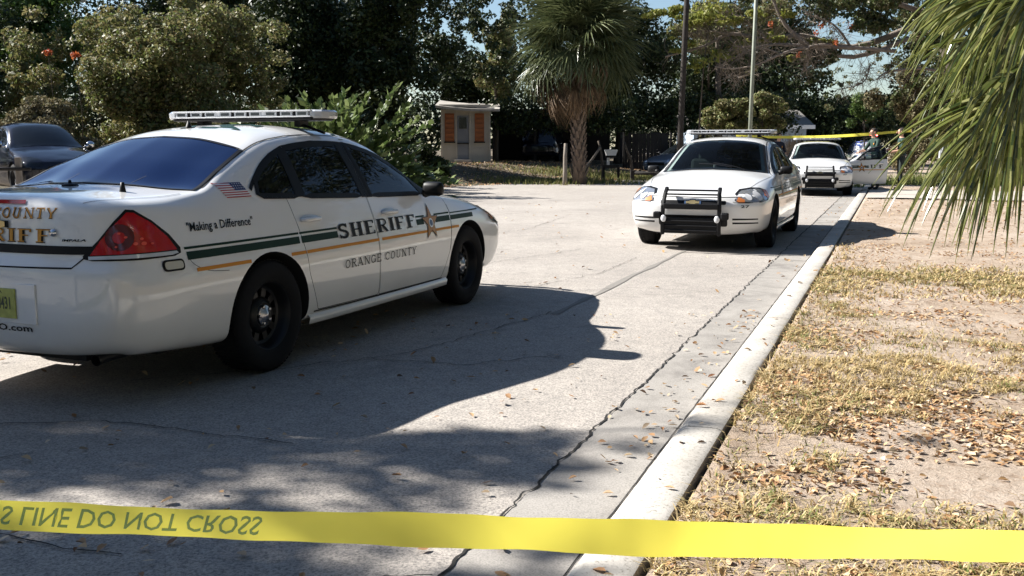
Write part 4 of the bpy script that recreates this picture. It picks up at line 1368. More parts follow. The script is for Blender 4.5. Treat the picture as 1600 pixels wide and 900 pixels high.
for c in ([(-.9, 6.2), (-.5, 6.6), (-.1, 7.3), (.35, 8.0)], [(-4.2, 5.0), (-3.0, 4.6), (-2.0, 4.75), (-1.0, 4.35)], [(-2.2, 5.6), (-1.4, 5.9), (-.9, 6.2)], [(-.9, 6.2), (-.3, 6.0), (.3, 6.3)],
          [(-2.6, 3.2), (-1.9, 3.35), (-1.3, 3.1)], [(-1.2, 2.6), (-.8, 2.9), (-.25, 2.95)], [(-3.2, 4.2), (-2.6, 4.0), (-2.1, 4.2)], [(.2, 9.5), (1.0, 10.6), (1.5, 12.0)], [(-.8, 9.8), (-.2, 11.5), (.9, 13.0)],
          [(-1.5, 14), (.2, 16), (1.0, 19)], [(-3, 19), (0, 20.5), (3, 20)], [(1.9, 9.1), (1.2, 9.4), (.6, 9.2)], [(-2, 25), (1, 27.5), (4, 28)]):
    crack(c, rk.uniform(.005, .008), .05, .0035, .05)
# patched stripes in the lane
def patch_road(s0, s1, n0, n1, z):
    k = 14; V = []; F = []
    for i in range(k + 1):
        s_ = s0 + (s1 - s0) * i / k
        V += [RP(s_, n0 + (rk.random() - .5) * .04, z), RP(s_, n1 + (rk.random() - .5) * .04, z)]
    for i in range(k): F.append((2 * i, 2 * i + 1, 2 * i + 3, 2 * i + 2))
    return mk('road_patch', V, F, M['tar'], road)
patch_road(7.5, 13.5, -2.52, -2.46, .0005)
tag(bpy.data.objects['road_patch'], kind=None)

# concrete driveway crossing the right verge behind the near part
dv = sheet('driveway', np.array([[[*(KU * s_ + KN * n_)] for n_ in np.linspace(N_OUT + .05, 16, 30)] for s_ in np.linspace(25.5, 30.5, 8)]), ground_z, M['concrete'], zoff=.03)
tag(dv, kind='structure')

# ------------------------------------------------------------------ leaves & grass
def rand_quads(C, size, up=.35, aspect=.55, seed=None, jitter=.35, normal=None):
    """leaf quads round the centres C (n,3)"""
    n = len(C)
    nv = rng.normal(size=(n, 3)); nv[:, 2] += up
    if normal is not None: nv = nv * .6 + normal
    nv /= np.linalg.norm(nv, axis=1)[:, None]
    a = rng.normal(size=(n, 3)); a -= nv * (a * nv).sum(1)[:, None]; a /= np.linalg.norm(a, axis=1)[:, None]
    b = np.cross(nv, a)
    s = size * (1 + jitter * rng.normal(size=n)).clip(.4, 2)
    a *= s[:, None] * .5; b *= s[:, None] * .5 * aspect
    fold = nv * (s * .08)[:, None]
    return np.stack([C - a, C - b * 1 + fold, C + a, C + b + fold], 1)

M['litter'] = leafy('dead leaves', [(.13, .055, .022), (.40, .23, .11), (.56, .39, .22), (.34, .155, .06), (.64, .50, .33), (.09, .05, .03), (.48, .29, .13), (.66, .53, .37)], .7, .15)
M['straw'] = leafy('dry straw grass', [(.42, .30, .12), (.56, .42, .21), (.27, .19, .08), (.62, .49, .27), (.16, .14, .05), (.47, .33, .14)], .8, .15)
M['grass_green'] = leafy('green grass blades', [(.12, .17, .035), (.20, .24, .06), (.30, .29, .11), (.10, .14, .03)], .7, .3)

def grass_density(x, y):
    s, n = to_sn(x, y)
    d = np.zeros_like(x)
    def blob(px, py, rx, ry, k): # centre world, radii
        return k * np.exp(-(((x - px) / rx)**2 + ((y - py) / ry)**2))
    # grassy band, bare sand elsewhere
    d += 1.05 * smooth01((7.2 - y) / 2.0) * smooth01((x - .6) / .8)
    d += blob(3.6, 9.5, 1.1, .55, 1.2) + blob(5.2, 8.2, 1.3, 1.0, 1.2) + blob(2.55, 9.1, .45, .8, .7) + blob(2.4, 7.0, .7, .8, 1.0)
    d += 1.0 * np.exp(-((n - N_OUT - .12) / .16)**2) * (vn(s * .8, s * 0 + 4) > .35)
    d -= blob(1.75, 3.9, .48, .75, 1.6) + blob(3.6, 7.4, .9, .5, 1.0) + blob(2.9, 5.1, .3, .4, .5)
    d = d * (.12 + 1.5 * smooth01((vn.fbm(x * 1.3, y * 1.3) - .37) / .16))
    d = np.where(y > 11.2, d * .15, d)
    return np.clip(d, 0, 1.3)

def blades(n, x0, x1, y0, y1, dens, hgt, wid, mat, name):
    X = rng.uniform(x0, x1, n); Y = rng.uniform(y0, y1, n)
    s, nn_ = to_sn(X, Y)
    # tuft: pull towards tuft centres
    X = X + (vn.fbm(X * 9, Y * 9) - .5) * .22; Y = Y + (vn2.fbm(X * 9 + 5, Y * 9) - .5) * .22
    s, nn_ = to_sn(X, Y)
    keep = (rng.random(n) < dens(X, Y)) & (nn_ > N_OUT + .02)
    X, Y = X[keep], Y[keep]; m = len(X)
    Z = ground_z(X, Y)
    h = hgt * rng.uniform(.4, 1.3, m)
    a = rng.uniform(0, 2 * PI, m); lean = rng.uniform(.5, 2.2, m) * h
    w_ = wid * rng.uniform(.6, 1.3, m)
    base = np.stack([X, Y, Z - .004], 1)
    side = np.stack([-np.sin(a), np.cos(a), a * 0], 1) * w_[:, None]
    tip = base + np.stack([np.cos(a) * lean, np.sin(a) * lean, h * .8], 1)
    mid = base + np.stack([np.cos(a) * lean * .35, np.sin(a) * lean * .35, h * .65], 1)
    V1 = np.stack([base - side, base + side, mid + side * .7, mid - side * .7], 1)
    V2 = np.stack([mid - side * .7, mid + side * .7, tip + side * .15, tip - side * .15], 1)
    Q = np.concatenate([V1, V2])
    o = mk_quads(name, Q, mat)
    return o
o = blades(150000, .3, 5.6, 1.4, 8.2, lambda x, y: grass_density(x, y) * .98, .036, .0034, M['straw'], 'dry_grass'); tag(o, 'straw coloured dry grass growing in clumps on the sandy verge beside the kerb', 'grass', kind='stuff')
o = blades(50000, 2, 8, 8.0, 13, lambda x, y: grass_density(x, y) * .8, .045, .006, M['straw'], 'dry_grass'); tag(o, 'sparse dry grass further along the verge near the middle patrol car', 'grass', kind='stuff')
o = blades(60000, .8, 8, 1.6, 11, lambda x, y: grass_density(x, y) * .9 * (vn2.fbm(x * .9 + 40, y * .9) > .42), .036, .0035, M['grass_green'], 'green_grass'); tag(o, 'thin green grass blades among the dry turf of the verge', 'grass', kind='stuff')

def litter(n, X, Y, size, name, lab, zf=None):
    Z = zf(X, Y)
    m = len(X)
    s = size * rng.uniform(.55, 1.35, m)
    a = rng.uniform(0, 2 * PI, m)
    tilt = rng.normal(0, .28, (m, 2))
    d = np.stack([np.cos(a), np.sin(a), tilt[:, 0]], 1); p = np.stack([-np.sin(a), np.cos(a), tilt[:, 1]], 1)
    c = np.stack([X, Y, Z + .004 + s * .16 * rng.random(m)], 1)
    L = d * (s * .5)[:, None]; W = p * (s * rng.uniform(.17, .30, m))[:, None]
    curl = rng.uniform(.0, .25, m)[:, None] * s[:, None] * np.array([0, 0, 1.0])
    # six-sided leaf, folded along the midrib: two quads
    A, B = c - L, c + L
    m1, m2 = c - L * .3, c + L * .35
    q1 = np.stack([A, m1 + W + curl, m2 + W * .85 + curl, B], 1)
    q2 = np.stack([A, B, m2 - W * .85 + curl * .8, m1 - W + curl * .8], 1)
    V = np.stack([A, m1 + W + curl, m2 + W * .85 + curl, B, m2 - W * .85 + curl * .8, m1 - W + curl * .8], 1).reshape(-1, 3)
    me = bpy.data.meshes.new(name); k = m
    me.vertices.add(6 * k); me.vertices.foreach_set('co', V.reshape(-1).astype(np.float32))
    idx = np.arange(k)[:, None] * 6 + np.array([0, 1, 2, 3, 0, 3, 4, 5])
    me.loops.add(8 * k); me.loops.foreach_set('vertex_index', idx.reshape(-1).astype(np.int32))
    me.polygons.add(2 * k); me.polygons.foreach_set('loop_start', np.arange(0, 8 * k, 4, dtype=np.int32))
    me.update(calc_edges=True); me.materials.append(M['litter'])
    o = link(bpy.data.objects.new(name, me)); tag(o, lab, 'leaves', kind='stuff'); return o
def pick(n, x0, x1, y0, y1, f):
    X = rng.uniform(x0, x1, n); Y = rng.uniform(y0, y1, n); k = rng.random(n) < f(X, Y); return X[k], Y[k]
def vdens(x, y):
    s, n = to_sn(x, y)
    d = (.25 + .75 * smooth01((6.6 - y) / 2.2)) * (.10 + 1.2 * smooth01((vn2.fbm(x * 1.9, y * 1.9) - .42) / .12)**1.5 * 1.25) * (n > N_OUT + .02)
    d = d * (1 - .72 * np.exp(-(((x - 1.75) / .5)**2 + ((y - 3.9) / .7)**2)))
    return d * np.where(y > 7.5, .35, 1)
X, Y = pick(130000, .2, 7, 1.3, 13, vdens)
litter(0, X, Y, .034, 'fallen_leaves', 'brown fallen oak leaves strewn over the sandy verge and dry grass', ground_z)
X, Y = pick(8000, 2, 16, 12, 30, lambda x, y: (to_sn(x, y)[1] > N_OUT + .05) * .5)
litter(0, X, Y, .05, 'fallen_leaves', 'fallen leaves dotting the bare sand beside the far patrol cars', ground_z)
zr_ = lambda x, y: np.where(to_sn(x, y)[1] > N_FOOT, .10, .004) + 0 * x
def road_d(x, y):
    s, n = to_sn(x, y)
    d = .030 + .35 * np.exp(-((n - N_FOOT + .10) / .10)**2) * (.4 + 1.6 * vn(s * 1.3, s * 0)**2) + .07 * ((n > N_GUT) & (n < N_OUT))
    d = d + .10 * (vn.fbm(x * 1.5, y * 1.5) > .57)
    return d * ((n < N_OUT - .02) & ((n < N_FOOT - .015) | (n > N_TOP)))
X, Y = pick(11000, -5, 3, 2.2, 8, lambda x, y: road_d(x, y))
litter(0, X, Y, .043, 'fallen_leaves', 'fallen leaves scattered on the shaded asphalt and gutter in the foreground', zr_)
X, Y = pick(15000, -12, 9, 8, 27, lambda x, y: road_d(x, y) * .6)
litter(0, X, Y, .05, 'fallen_leaves', 'fallen leaves dotting the sunlit road between the patrol cars', zr_)
X, Y = pick(16000, -14, 12, 30, 48, lambda x, y: np.where((y > yard_edge(x) - 1) & (to_sn(x, y)[1] < -9), .8, .0))
litter(0, X, Y, .10, 'fallen_leaves', 'leaf litter under the trees at the edge of the shaded yard', lambda x, y: np.maximum(ground_z(x, y), 0) + .01)

# twigs and sticks lying on the verge
V = []
rt4 = np.random.default_rng(44)
for i in range(140):
    x, y = rt4.uniform(.6, 5.5), rt4.uniform(1.8, 9)
    if to_sn(x, y)[1] < N_OUT + .1: continue
    a = rt4.uniform(0, PI); L = rt4.uniform(.04, .22); w_ = rt4.uniform(.0015, .004)
    z = gz_ = float(ground_z(np.array([x]), np.array([y]))[0]) + .008
    p = np.array([x, y, z])
    for j in range(3):
        a += rt4.normal() * .25
        q = p + np.array([math.cos(a), math.sin(a), rt4.normal() * .06]) * L / 3
        s_ = np.array([-math.sin(a), math.cos(a), 0]) * w_
        V.append([p - s_, p + s_, q + s_, q - s_]); V.append([p - s_ * 0 + [0, 0, w_], p + s_, q + s_, q + [0, 0, w_]])
        p = q
o = mk_quads('twigs', np.array(V), simple('dead twig', (.10, .075, .05), .9)); tag(o, 'thin dead twigs lying among the leaves on the verge', 'twigs', kind='stuff')
# ------------------------------------------------------------------ vegetation
FOC = 1549.7
_th = R(PITCH)
def at(px, py, Y):
    """point at distance Y seen at a place of the photograph (1600 wide)"""
    d = np.array([(px - 800) / FOC, math.cos(_th) + (450 - py) / FOC * math.sin(_th), -math.sin(_th) + (450 - py) / FOC * math.cos(_th)])
    t = Y / d[1]
    return (d[0] * t, Y, CAM_H + d[2] * t)

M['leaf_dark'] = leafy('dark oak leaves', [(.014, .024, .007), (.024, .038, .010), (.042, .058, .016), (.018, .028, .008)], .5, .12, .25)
M['leaf_olive'] = leafy('olive vine leaves', [(.10, .12, .036), (.19, .185, .068), (.27, .235, .11), (.13, .10, .045), (.10, .14, .035), (.27, .29, .10)], .6, .3)
M['leaf_green'] = leafy('fresh green leaves', [(.05, .10, .018), (.09, .15, .03), (.13, .18, .045), (.06, .09, .02)], .5, .3)
M['leaf_shrub'] = leafy('glossy shrub leaves', [(.05, .085, .022), (.12, .17, .05), (.19, .23, .09), (.05, .075, .02)], .34, .3)
M['leaf_brown'] = leafy('brown dry leaves', [(.12, .10, .05), (.19, .155, .08), (.09, .08, .045), (.24, .20, .11), (.12, .13, .05)], .8, .2)
M['leaf_red'] = leafy('orange red autumn leaves', [(.38, .07, .03), (.45, .14, .04), (.30, .05, .03)], .6, .3)
M['leaf_yellow'] = leafy('yellow green leaves', [(.20, .24, .04), (.28, .26, .06), (.14, .18, .03)], .6, .35)
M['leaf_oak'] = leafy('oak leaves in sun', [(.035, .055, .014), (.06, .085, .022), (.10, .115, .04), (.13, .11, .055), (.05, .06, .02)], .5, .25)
M['twig'] = leafy('pale grey twigs', [(.16, .125, .09), (.27, .22, .17), (.10, .08, .06)], .9, 0)
M['bark'] = simple('grey brown bark', (.085, .068, .052), .95, noise=.5, nscale=14, bump=.8)
M['wood_trunk'] = simple('shade-toned pine bark', (.03, .024, .02), .95, noise=.5, nscale=14, bump=.8)  # darker copy of the bark, shade put into its colour
M['bark_pale'] = simple('pale oak bark', (.20, .165, .135), .95, noise=.45, nscale=10, bump=.8)
M['palm_leaf'] = leafy('palm leaflets', [(.05, .07, .027), (.10, .12, .05), (.17, .185, .085), (.06, .085, .035)], .32, .15)
M['palm_dead'] = leafy('dead palm leaflets', [(.10, .06, .032), (.24, .155, .085), (.05, .034, .02), (.16, .10, .055)], .8, .15)
M['palm_boot'] = simple('palm boots', (.19, .14, .105), .9, noise=.5, nscale=12, bump=.6)
M['palm_near'] = leafy('near palm leaflets', [(.035, .055, .012), (.12, .15, .03), (.25, .26, .075), (.05, .07, .015), (.38, .38, .16)], .22, .3, .8)

def clump_points(clumps, n):
    """points through ellipsoid clumps: more near their skins"""
    vol = np.array([c[1][0] * c[1][1] * c[1][2] for c in clumps]) ** .75
    idx = rng.choice(len(clumps), n, p=vol / vol.sum())
    C = np.array([c[0] for c in clumps])[idx]; Rr = np.array([c[1] for c in clumps])[idx]
    v = rng.normal(size=(n, 3)); v /= np.linalg.norm(v, axis=1)[:, None]
    r = rng.random(n) ** .45
    return C + v * Rr * r[:, None], v

def crown(name, clumps, n, size, mat, parent, up=.5, aspect=.55):
    P, v = clump_points(clumps, n)
    return mk_quads(name, rand_quads(P, size, up, aspect, normal=v * .5), mat, parent)

def sub_clumps(c, r, k, rs=(.28, .45), flat=.8, rnd=None):
    """k small clumps filling an ellipsoid crown"""
    rnd = rnd or rng
    out = []
    for i in range(k):
        v = rnd.normal(size=3); v /= np.linalg.norm(v)
        q = rnd.random() ** .45 * rnd.uniform(.6, 1.12)
        s = rnd.uniform(rs[0] * .6, rs[1])
        out.append(((c[0] + v[0] * r[0] * q, c[1] + v[1] * r[1] * q, c[2] + v[2] * r[2] * q), (r[0] * s, r[1] * s, r[2] * s * flat)))
    return out

def trunk_limbs(name, base, top, r0, tips, mat, parent, r1=None, bend=.3):
    m = MB()
    b, t = Vector(base), Vector(top)
    pts = []; rad = []
    k = 9
    for i in range(k + 1):
        f = i / k
        p = b.lerp(t, f) + Vector((math.sin(f * 5 + b.x) * bend * f * .4, math.cos(f * 4 + b.x) * bend * f * .3, 0))
        pts.append(p); rad.append(r0 * (1.25 if i == 0 else 1) * (1 - f * .55))
    m.tube(pts, rad, 10)
    m.build('trunk', mat, parent, True)
    L = MB()
    rr = random.Random(int(abs(b.x * 10)) + 1)
    for tp in tips:
        tp = Vector(tp); f = rr.uniform(.55, 1)
        s = pts[int(f * k)]
        mid = s.lerp(tp, .5) + Vector((rr.uniform(-.3, .3), rr.uniform(-.3, .3), rr.uniform(.1, .5)))
        q = [s, s.lerp(mid, .5) + Vector((0, 0, .1)), mid, mid.lerp(tp, .5), tp]
        r_ = r0 * rr.uniform(.22, .4)
        lm = MB(); lm.tube(q, [r_, r_ * .8, r_ * .6, r_ * .4, r_ * .15], 6)
        lm.build('limb', mat, parent, True)

def tree(name, base, c, r, n, size, mat, label, cat='tree', k=26, trunk=.18, group=None, bark=None, extra=None, rs=(.28, .45), up=.5, tips=6):
    root = empty(name, base)
    tag(root, label, cat, group)
    cl = sub_clumps((c[0] - base[0], c[1] - base[1], c[2] - base[2]), r, k, rs)
    if extra: cl += extra
    crown('crown', cl, n, size, mat, root, up)
    if trunk:
        tp = [q[0] for q in cl[:tips]]
        trunk_limbs('trunk', (0, 0, -.1), (c[0] - base[0], c[1] - base[1], max(1, c[2] - base[2] - r[2] * .2)), trunk, tp, bark or M['bark'], root)
    return root
def gz(x, y): return float(ground_z(np.array([x]), np.array([y]))[0])
def px_tree(name, px, Y, pyc, rx, ry, rz, *a, **k):
    c = at(px, pyc, Y)
    return tree(name, (c[0], Y, gz(c[0], Y)), c, (rx, ry, rz), *a, **k)

# -- left: vine-covered thicket in the sun, dry brush, taller trees behind
px_tree('vine_thicket', 235, 31, 118, 2.9, 1.8, 2.35, 42000, .115, M['leaf_olive'], 'large vine smothered thicket with olive brown leaves behind the near patrol car', 'thicket', k=46, trunk=.14, rs=(.2, .36))
t_ = px_tree('vine_thicket', 350, 33.5, 90, 1.6, 1.5, 2.9, 16000, .12, M['leaf_olive'], 'narrower olive green thicket beside the dark oak left of the big leafed shrub', 'thicket', k=24, trunk=.12, rs=(.22, .4))
px_tree('dry_bush', 95, 28, 195, 1.6, 1.1, 1.15, 16000, .085, M['leaf_brown'], 'brown dry bush just above the roof of the dark parked car', 'bush', k=20, trunk=.05, rs=(.25, .4))
px_tree('dry_bush', 330, 28.5, 225, 1.9, .9, .95, 12000, .09, M['leaf_olive'], 'low straggly bush under the vine thicket behind the police light bar', 'bush', k=18, trunk=.04, rs=(.25, .4))
px_tree('green_tree', 70, 43, 60, 3.6, 2.5, 3.0, 20000, .16, M['leaf_green'], 'bright green tree at the top left corner of the photo', k=34, trunk=.2, rs=(.2, .35))
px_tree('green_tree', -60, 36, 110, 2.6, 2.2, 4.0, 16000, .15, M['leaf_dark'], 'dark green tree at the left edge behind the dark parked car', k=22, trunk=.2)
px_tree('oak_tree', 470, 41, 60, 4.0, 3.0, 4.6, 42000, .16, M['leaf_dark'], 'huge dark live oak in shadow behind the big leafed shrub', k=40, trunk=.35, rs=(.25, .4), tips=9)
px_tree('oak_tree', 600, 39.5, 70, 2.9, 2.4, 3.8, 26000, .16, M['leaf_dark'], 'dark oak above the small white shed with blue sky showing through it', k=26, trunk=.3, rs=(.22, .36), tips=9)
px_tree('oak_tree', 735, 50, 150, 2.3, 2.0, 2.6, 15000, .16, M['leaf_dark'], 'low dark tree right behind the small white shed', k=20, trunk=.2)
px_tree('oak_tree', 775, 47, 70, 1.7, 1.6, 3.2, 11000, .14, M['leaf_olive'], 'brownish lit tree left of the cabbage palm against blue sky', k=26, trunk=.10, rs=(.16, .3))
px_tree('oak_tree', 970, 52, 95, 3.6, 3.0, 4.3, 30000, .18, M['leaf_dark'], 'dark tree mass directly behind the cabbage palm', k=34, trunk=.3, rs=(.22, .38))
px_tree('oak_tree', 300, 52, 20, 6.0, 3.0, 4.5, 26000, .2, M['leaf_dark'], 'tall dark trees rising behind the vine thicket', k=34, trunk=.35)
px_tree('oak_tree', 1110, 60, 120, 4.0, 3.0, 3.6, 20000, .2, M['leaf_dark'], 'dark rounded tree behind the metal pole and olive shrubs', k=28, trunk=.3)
px_tree('pine_tree', 1125, 50, 30, 3.6, 2.6, 2.6, 15000, .15, M['leaf_olive'], 'loose olive branches with pale twigs left of the metal pole', k=26, trunk=.2, rs=(.16, .3))
px_tree('olive_shrub', 1130, 42, 182, 1.3, 1.1, .95, 11000, .11, M['leaf_olive'], 'rounded olive shrub in front of the pale house wall', 'shrub', k=16, trunk=.05)
px_tree('olive_shrub', 1195, 41, 178, 1.0, .9, 1.05, 8000, .11, M['leaf_olive'], 'upright olive shrub right of the metal pole', 'shrub', k=14, trunk=.05)
px_tree('dark_hedge', 1270, 66, 185, 5.6, 3.0, 2.7, 26000, .22, M['leaf_dark'], 'dark wall of trees beyond the far patrol car', 'trees', k=34, trunk=.3)
px_tree('dark_hedge', 1330, 95, 185, 9, 4, 2.8, 16000, .35, M['leaf_dark'], 'distant dark treeline at the end of the street under the sky gap', 'trees', k=30, trunk=.3)
px_tree('dark_hedge', 1230, 72, 90, 4.0, 3.0, 4.0, 20000, .22, M['leaf_dark'], 'tall dark tree right of the metal pole behind the bare limbs', 'tree', k=26, trunk=.3)
px_tree('small_pine', 1352, 60, 178, 1.1, 1.0, 1.3, 4000, .13, M['leaf_green'], 'small green tree between the far patrol car and the officers', 'tree', k=10, trunk=.06)
px_tree('brush', 1430, 37, 165, 1.7, 1.2, 2.3, 16000, .11, M['leaf_brown'], 'brown green brush behind the standing officers', 'brush', k=22, trunk=.08, rs=(.2, .34))
px_tree('brush', 1520, 40, 150, 2.4, 1.6, 2.9, 20000, .13, M['leaf_oak'], 'leafy brush behind the palm fronds above the white fence', 'brush', k=24, trunk=.08, rs=(.2, .34))
# big-leafed shrub in front of the oak: sprays of large pointed leaves
c0 = at(512, 205, 27)
shr = empty('leafy_shrub', (c0[0], 27, gz(c0[0], 27))); tag(shr, 'big leafed green shrub with arching sunlit sprays right behind the light bar', 'shrub')
Q = []
rs_ = np.random.default_rng(12)
for i in range(230):
    a = rs_.uniform(0, 2 * PI); el = rs_.uniform(.05, 1.3); L = rs_.uniform(1.5, 3.1)
    if math.cos(a) > .3 and rs_.random() < .5: L *= 1.1
    d = np.array([math.cos(a) * math.cos(el) * 1.15, math.sin(a) * math.cos(el) * .8, math.sin(el)])
    for t in np.linspace(.4, 1, 22):
        p = d * L * t + np.array([0, 0, -.32 * (t * math.cos(el))**2 * L * .6])
        for sd in (-1, 1):
            s_ = rs_.uniform(.16, .32)
            dirv = d + rs_.normal(size=3) * .35 + np.array([-d[1], d[0], 0]) * sd * .9
            dirv /= np.linalg.norm(dirv)
            nv = rs_.normal(size=3) * .5 + np.array([0, 0, 1]); w_ = np.cross(dirv, nv); w_ /= np.linalg.norm(w_)
            Q.append([p, p + dirv * s_ * .5 + w_ * s_ * .30, p + dirv * s_, p + dirv * s_ * .5 - w_ * s_ * .30])
mk_quads('crown', np.array(Q), M['leaf_shrub'], shr)
trunk_limbs('t', (0, 0, -.1), (0, 0, .9), .07, [tuple(np.array(q[0])) for q in Q[::700]], M['bark'], shr)
px_tree('low_shrub', 655, 29.5, 262, 1.15, .8, .75, 7000, .10, M['leaf_dark'], 'low dark shrub at the right foot of the big leafed shrub', 'shrub', k=12, trunk=.03)
px_tree('low_shrub', 400, 26.0, 262, 1.6, .8, .9, 9000, .11, M['leaf_dark'], 'dark low shrub hidden behind the roof of the near patrol car', 'shrub', k=12, trunk=.03)
# few autumn leaves
for px, py, Y, lab in ((75, 82, 30, 'sprig of orange red leaves at the left end of the vine thicket'), (118, 86, 30, 'second sprig of orange red leaves further into the vine thicket')):
    c = at(px, py, Y); g_ = gz(c[0], Y)
    r_ = empty('autumn_sprig', (c[0], Y, g_)); tag(r_, lab, 'sprig')
    crown('leaves', [((0, 0, c[2] - g_), (.15, .10, .11))], 60, .09, M['leaf_red'], r_)
    m = MB(); m.tube([(0, .1, 0), (.05, .1, (c[2] - g_) * .5), (0, 0, c[2] - g_)], [.02, .012, .005], 5); m.build('stem', M['bark'], r_, True)

# -- dark pine trunk and metal pole
p = at(1062, 214, 33); r_ = empty('pine_tree', (p[0], 33, gz(p[0], 33))); tag(r_, 'tall dark straight tree trunk left of the middle patrol car', 'tree')
m = MB(); m.tube([(0, 0, -.1), (.03, 0, 2), (.10, 0, 5), (.2, 0, 9)], [.115, .10, .09, .08], 10); m.build('trunk', M['wood_trunk'], r_, True)
crown('crown', sub_clumps((.2, 0, 9.5), (2.2, 2.2, 1.6), 12), 5000, .14, M['leaf_yellow'], r_)
c = at(1100, 95, 34); r_ = empty('yellow_sapling', (c[0], 34, gz(c[0], 34))); tag(r_, 'thin sapling with bright yellow green leaves right of the dark trunk', 'sapling')
zc = c[2] - r_.location.z
crown('crown', [((0, 0, zc), (.45, .3, .16)), ((.7, 0, zc + .1), (.4, .3, .15)), ((.2, 0, zc + 1.6), (.8, .4, .5))], 500, .12, M['leaf_yellow'], r_)
m = MB(); m.tube([(-.2, 0, 0), (-.1, 0, zc * .5), (0, 0, zc), (.2, 0, zc + 1.5)], [.04, .03, .02, .01], 6); m.build('trunk', M['bark'], r_, True)
p = at(1171, 205, 27); r_ = empty('metal_pole', (p[0], 27, gz(p[0], 27))); tag(r_, 'slim greenish grey street pole behind the middle patrol car', 'pole')
m = MB(); m.tube([(0, 0, -.1), (.03, 0, 3), (.10, 0, 8)], [.058, .052, .045], 12); m.build('shaft', simple('galvanised pole', (.20, .22, .17), .6, noise=.3, nscale=6), r_, True)
m = MB(); m.lathe([(0, 0), (.12, 0), (.12, .03), (.07, .05), (0, .05)], seg=12); m.build('base_plate', M['black'], r_)

# -- small bare twiggy bush
c = at(1243, 188, 36); b = (c[0], 36, gz(c[0], 36)); r_ = empty('bare_bush', b); tag(r_, 'small leafless pale grey bush above the far patrol car roof', 'bush')
Q = []
rb = np.random.default_rng(4)
for i in range(900):
    a = rb.uniform(0, 2 * PI); el = rb.uniform(.9, 1.5); L = rb.uniform(.6, 1.9)
    d = np.array([math.cos(a) * math.cos(el), math.sin(a) * math.cos(el), math.sin(el)])
    p0 = d * L * .55 + rb.normal(size=3) * .08 + np.array([0, 0, .35]); d2 = d + rb.normal(size=3) * .35
    p1 = p0 + d2 * rb.uniform(.2, .45); w_ = np.array([.009, 0, 0])
    Q.append([p0 - w_, p0 + w_, p1 + w_ * .3, p1 - w_ * .3])
mk_quads('twigs', np.array(Q), M['twig'], r_)['kind'] = 'stuff'
m = MB()
for a in range(5): m.tube([(0, 0, 0), (math.cos(a * 1.3) * .1, math.sin(a * 1.3) * .1, .7), (math.cos(a * 1.3) * .28, math.sin(a * 1.3) * .2, 1.3)], [.04, .03, .01], 6)
m.build('stems', M['bark_pale'], r_, True)['kind'] = 'stuff'

# -- oak on the right whose limbs reach across the street
root = empty('oak_tree', (15.8, 35, gz(15.8, 35))); tag(root, 'spreading oak on the right reaching pale bare limbs over the street', 'tree')
B0 = np.array([15.8, 35, gz(15.8, 35)])
m = MB(); m.tube([(0, 0, -.2), (-.1, 0, 2), (-.5, 0, 4.0), (-1.2, -.2, 5.2)], [.38, .32, .28, .22], 12); m.build('trunk', M['bark'], root, True)
def loc_(px, py, Y=34): return tuple(np.array(at(px, py, Y)) - B0)
limbs = [
    ([(1430, 40), (1330, 75), (1255, 55), (1200, 62), (1140, 54), (1100, 72), (1040, 88)], .12, 34.5),
    ([(1420, 60), (1330, 90), (1265, 72), (1190, 72), (1120, 105)], .09, 34),
    ([(1400, 80), (1320, 75), (1262, 74), (1222, 84), (1185, 100), (1150, 107), (1118, 104)], .07, 33.5),
    ([(1300, 70), (1262, 74), (1266, 92), (1258, 112)], .05, 33.4),
    ([(1265, 74), (1225, 40), (1210, 0), (1195, -40)], .08, 34),
    ([(1470, 30), (1380, 0), (1300, -30)], .12, 35),
    ([(1500, 120), (1440, 108), (1390, 112), (1370, 125)], .06, 33),
    ([(1222, 84), (1180, 74), (1150, 72)], .03, 33.6), ([(1140, 54), (1100, 48), (1070, 55)], .03, 34.4), ([(1330, 75), (1300, 40), (1260, 20)], .05, 34), ([(1360, 100), (1345, 130), (1310, 140)], .03, 33.5),
    ([(1200, 62), (1160, 30), (1120, 10)], .03, 34.4), ([(1190, 100), (1160, 118), (1135, 120)], .02, 33.5)]
rl = random.Random(3)
for P_, r0, Y in limbs:
    pts = [loc_(a, b, Y + .2 * math.sin(i * 2)) for i, (a, b) in enumerate(P_)]
    pts = smooth_path([(p[0], p[2]) for p in pts], 4); k = len(pts)
    m = MB(); m.tube([(a, Y - 35, b) for a, b in pts], [max(.012, r0 * (1 - i / k * .8)) for i in range(k)], 7); m.build('limb', M['bark_pale'], root, True)
Q = []
for i in range(1500):   # fine bare twigs along the limbs
    P_, r0, Y = limbs[rl.randrange(len(limbs))]
    j = rl.randrange(len(P_) - 1); f = rl.random()
    a = np.array(loc_(P_[j][0] * (1 - f) + P_[j + 1][0] * f, P_[j][1] * (1 - f) + P_[j + 1][1] * f, Y))
    d = rng.normal(size=3); d[0] -= .3; d[2] -= .1; d /= np.linalg.norm(d)
    p0 = a
    for q in range(3):
        p1 = p0 + d * rl.uniform(.12, .35); d = d + rng.normal(size=3) * .4; d /= np.linalg.norm(d)
        w_ = np.cross(d, [0, 1, 0]); w_ = w_ / (np.linalg.norm(w_) + 1e-6) * .006 * (1.5 - q * .4)
        Q.append([p0 - w_, p0 + w_, p1 + w_ * .6, p1 - w_ * .6]); p0 = p1
mk_quads('twigs', np.array(Q), M['twig'], root)['kind'] = 'stuff'
cl = []
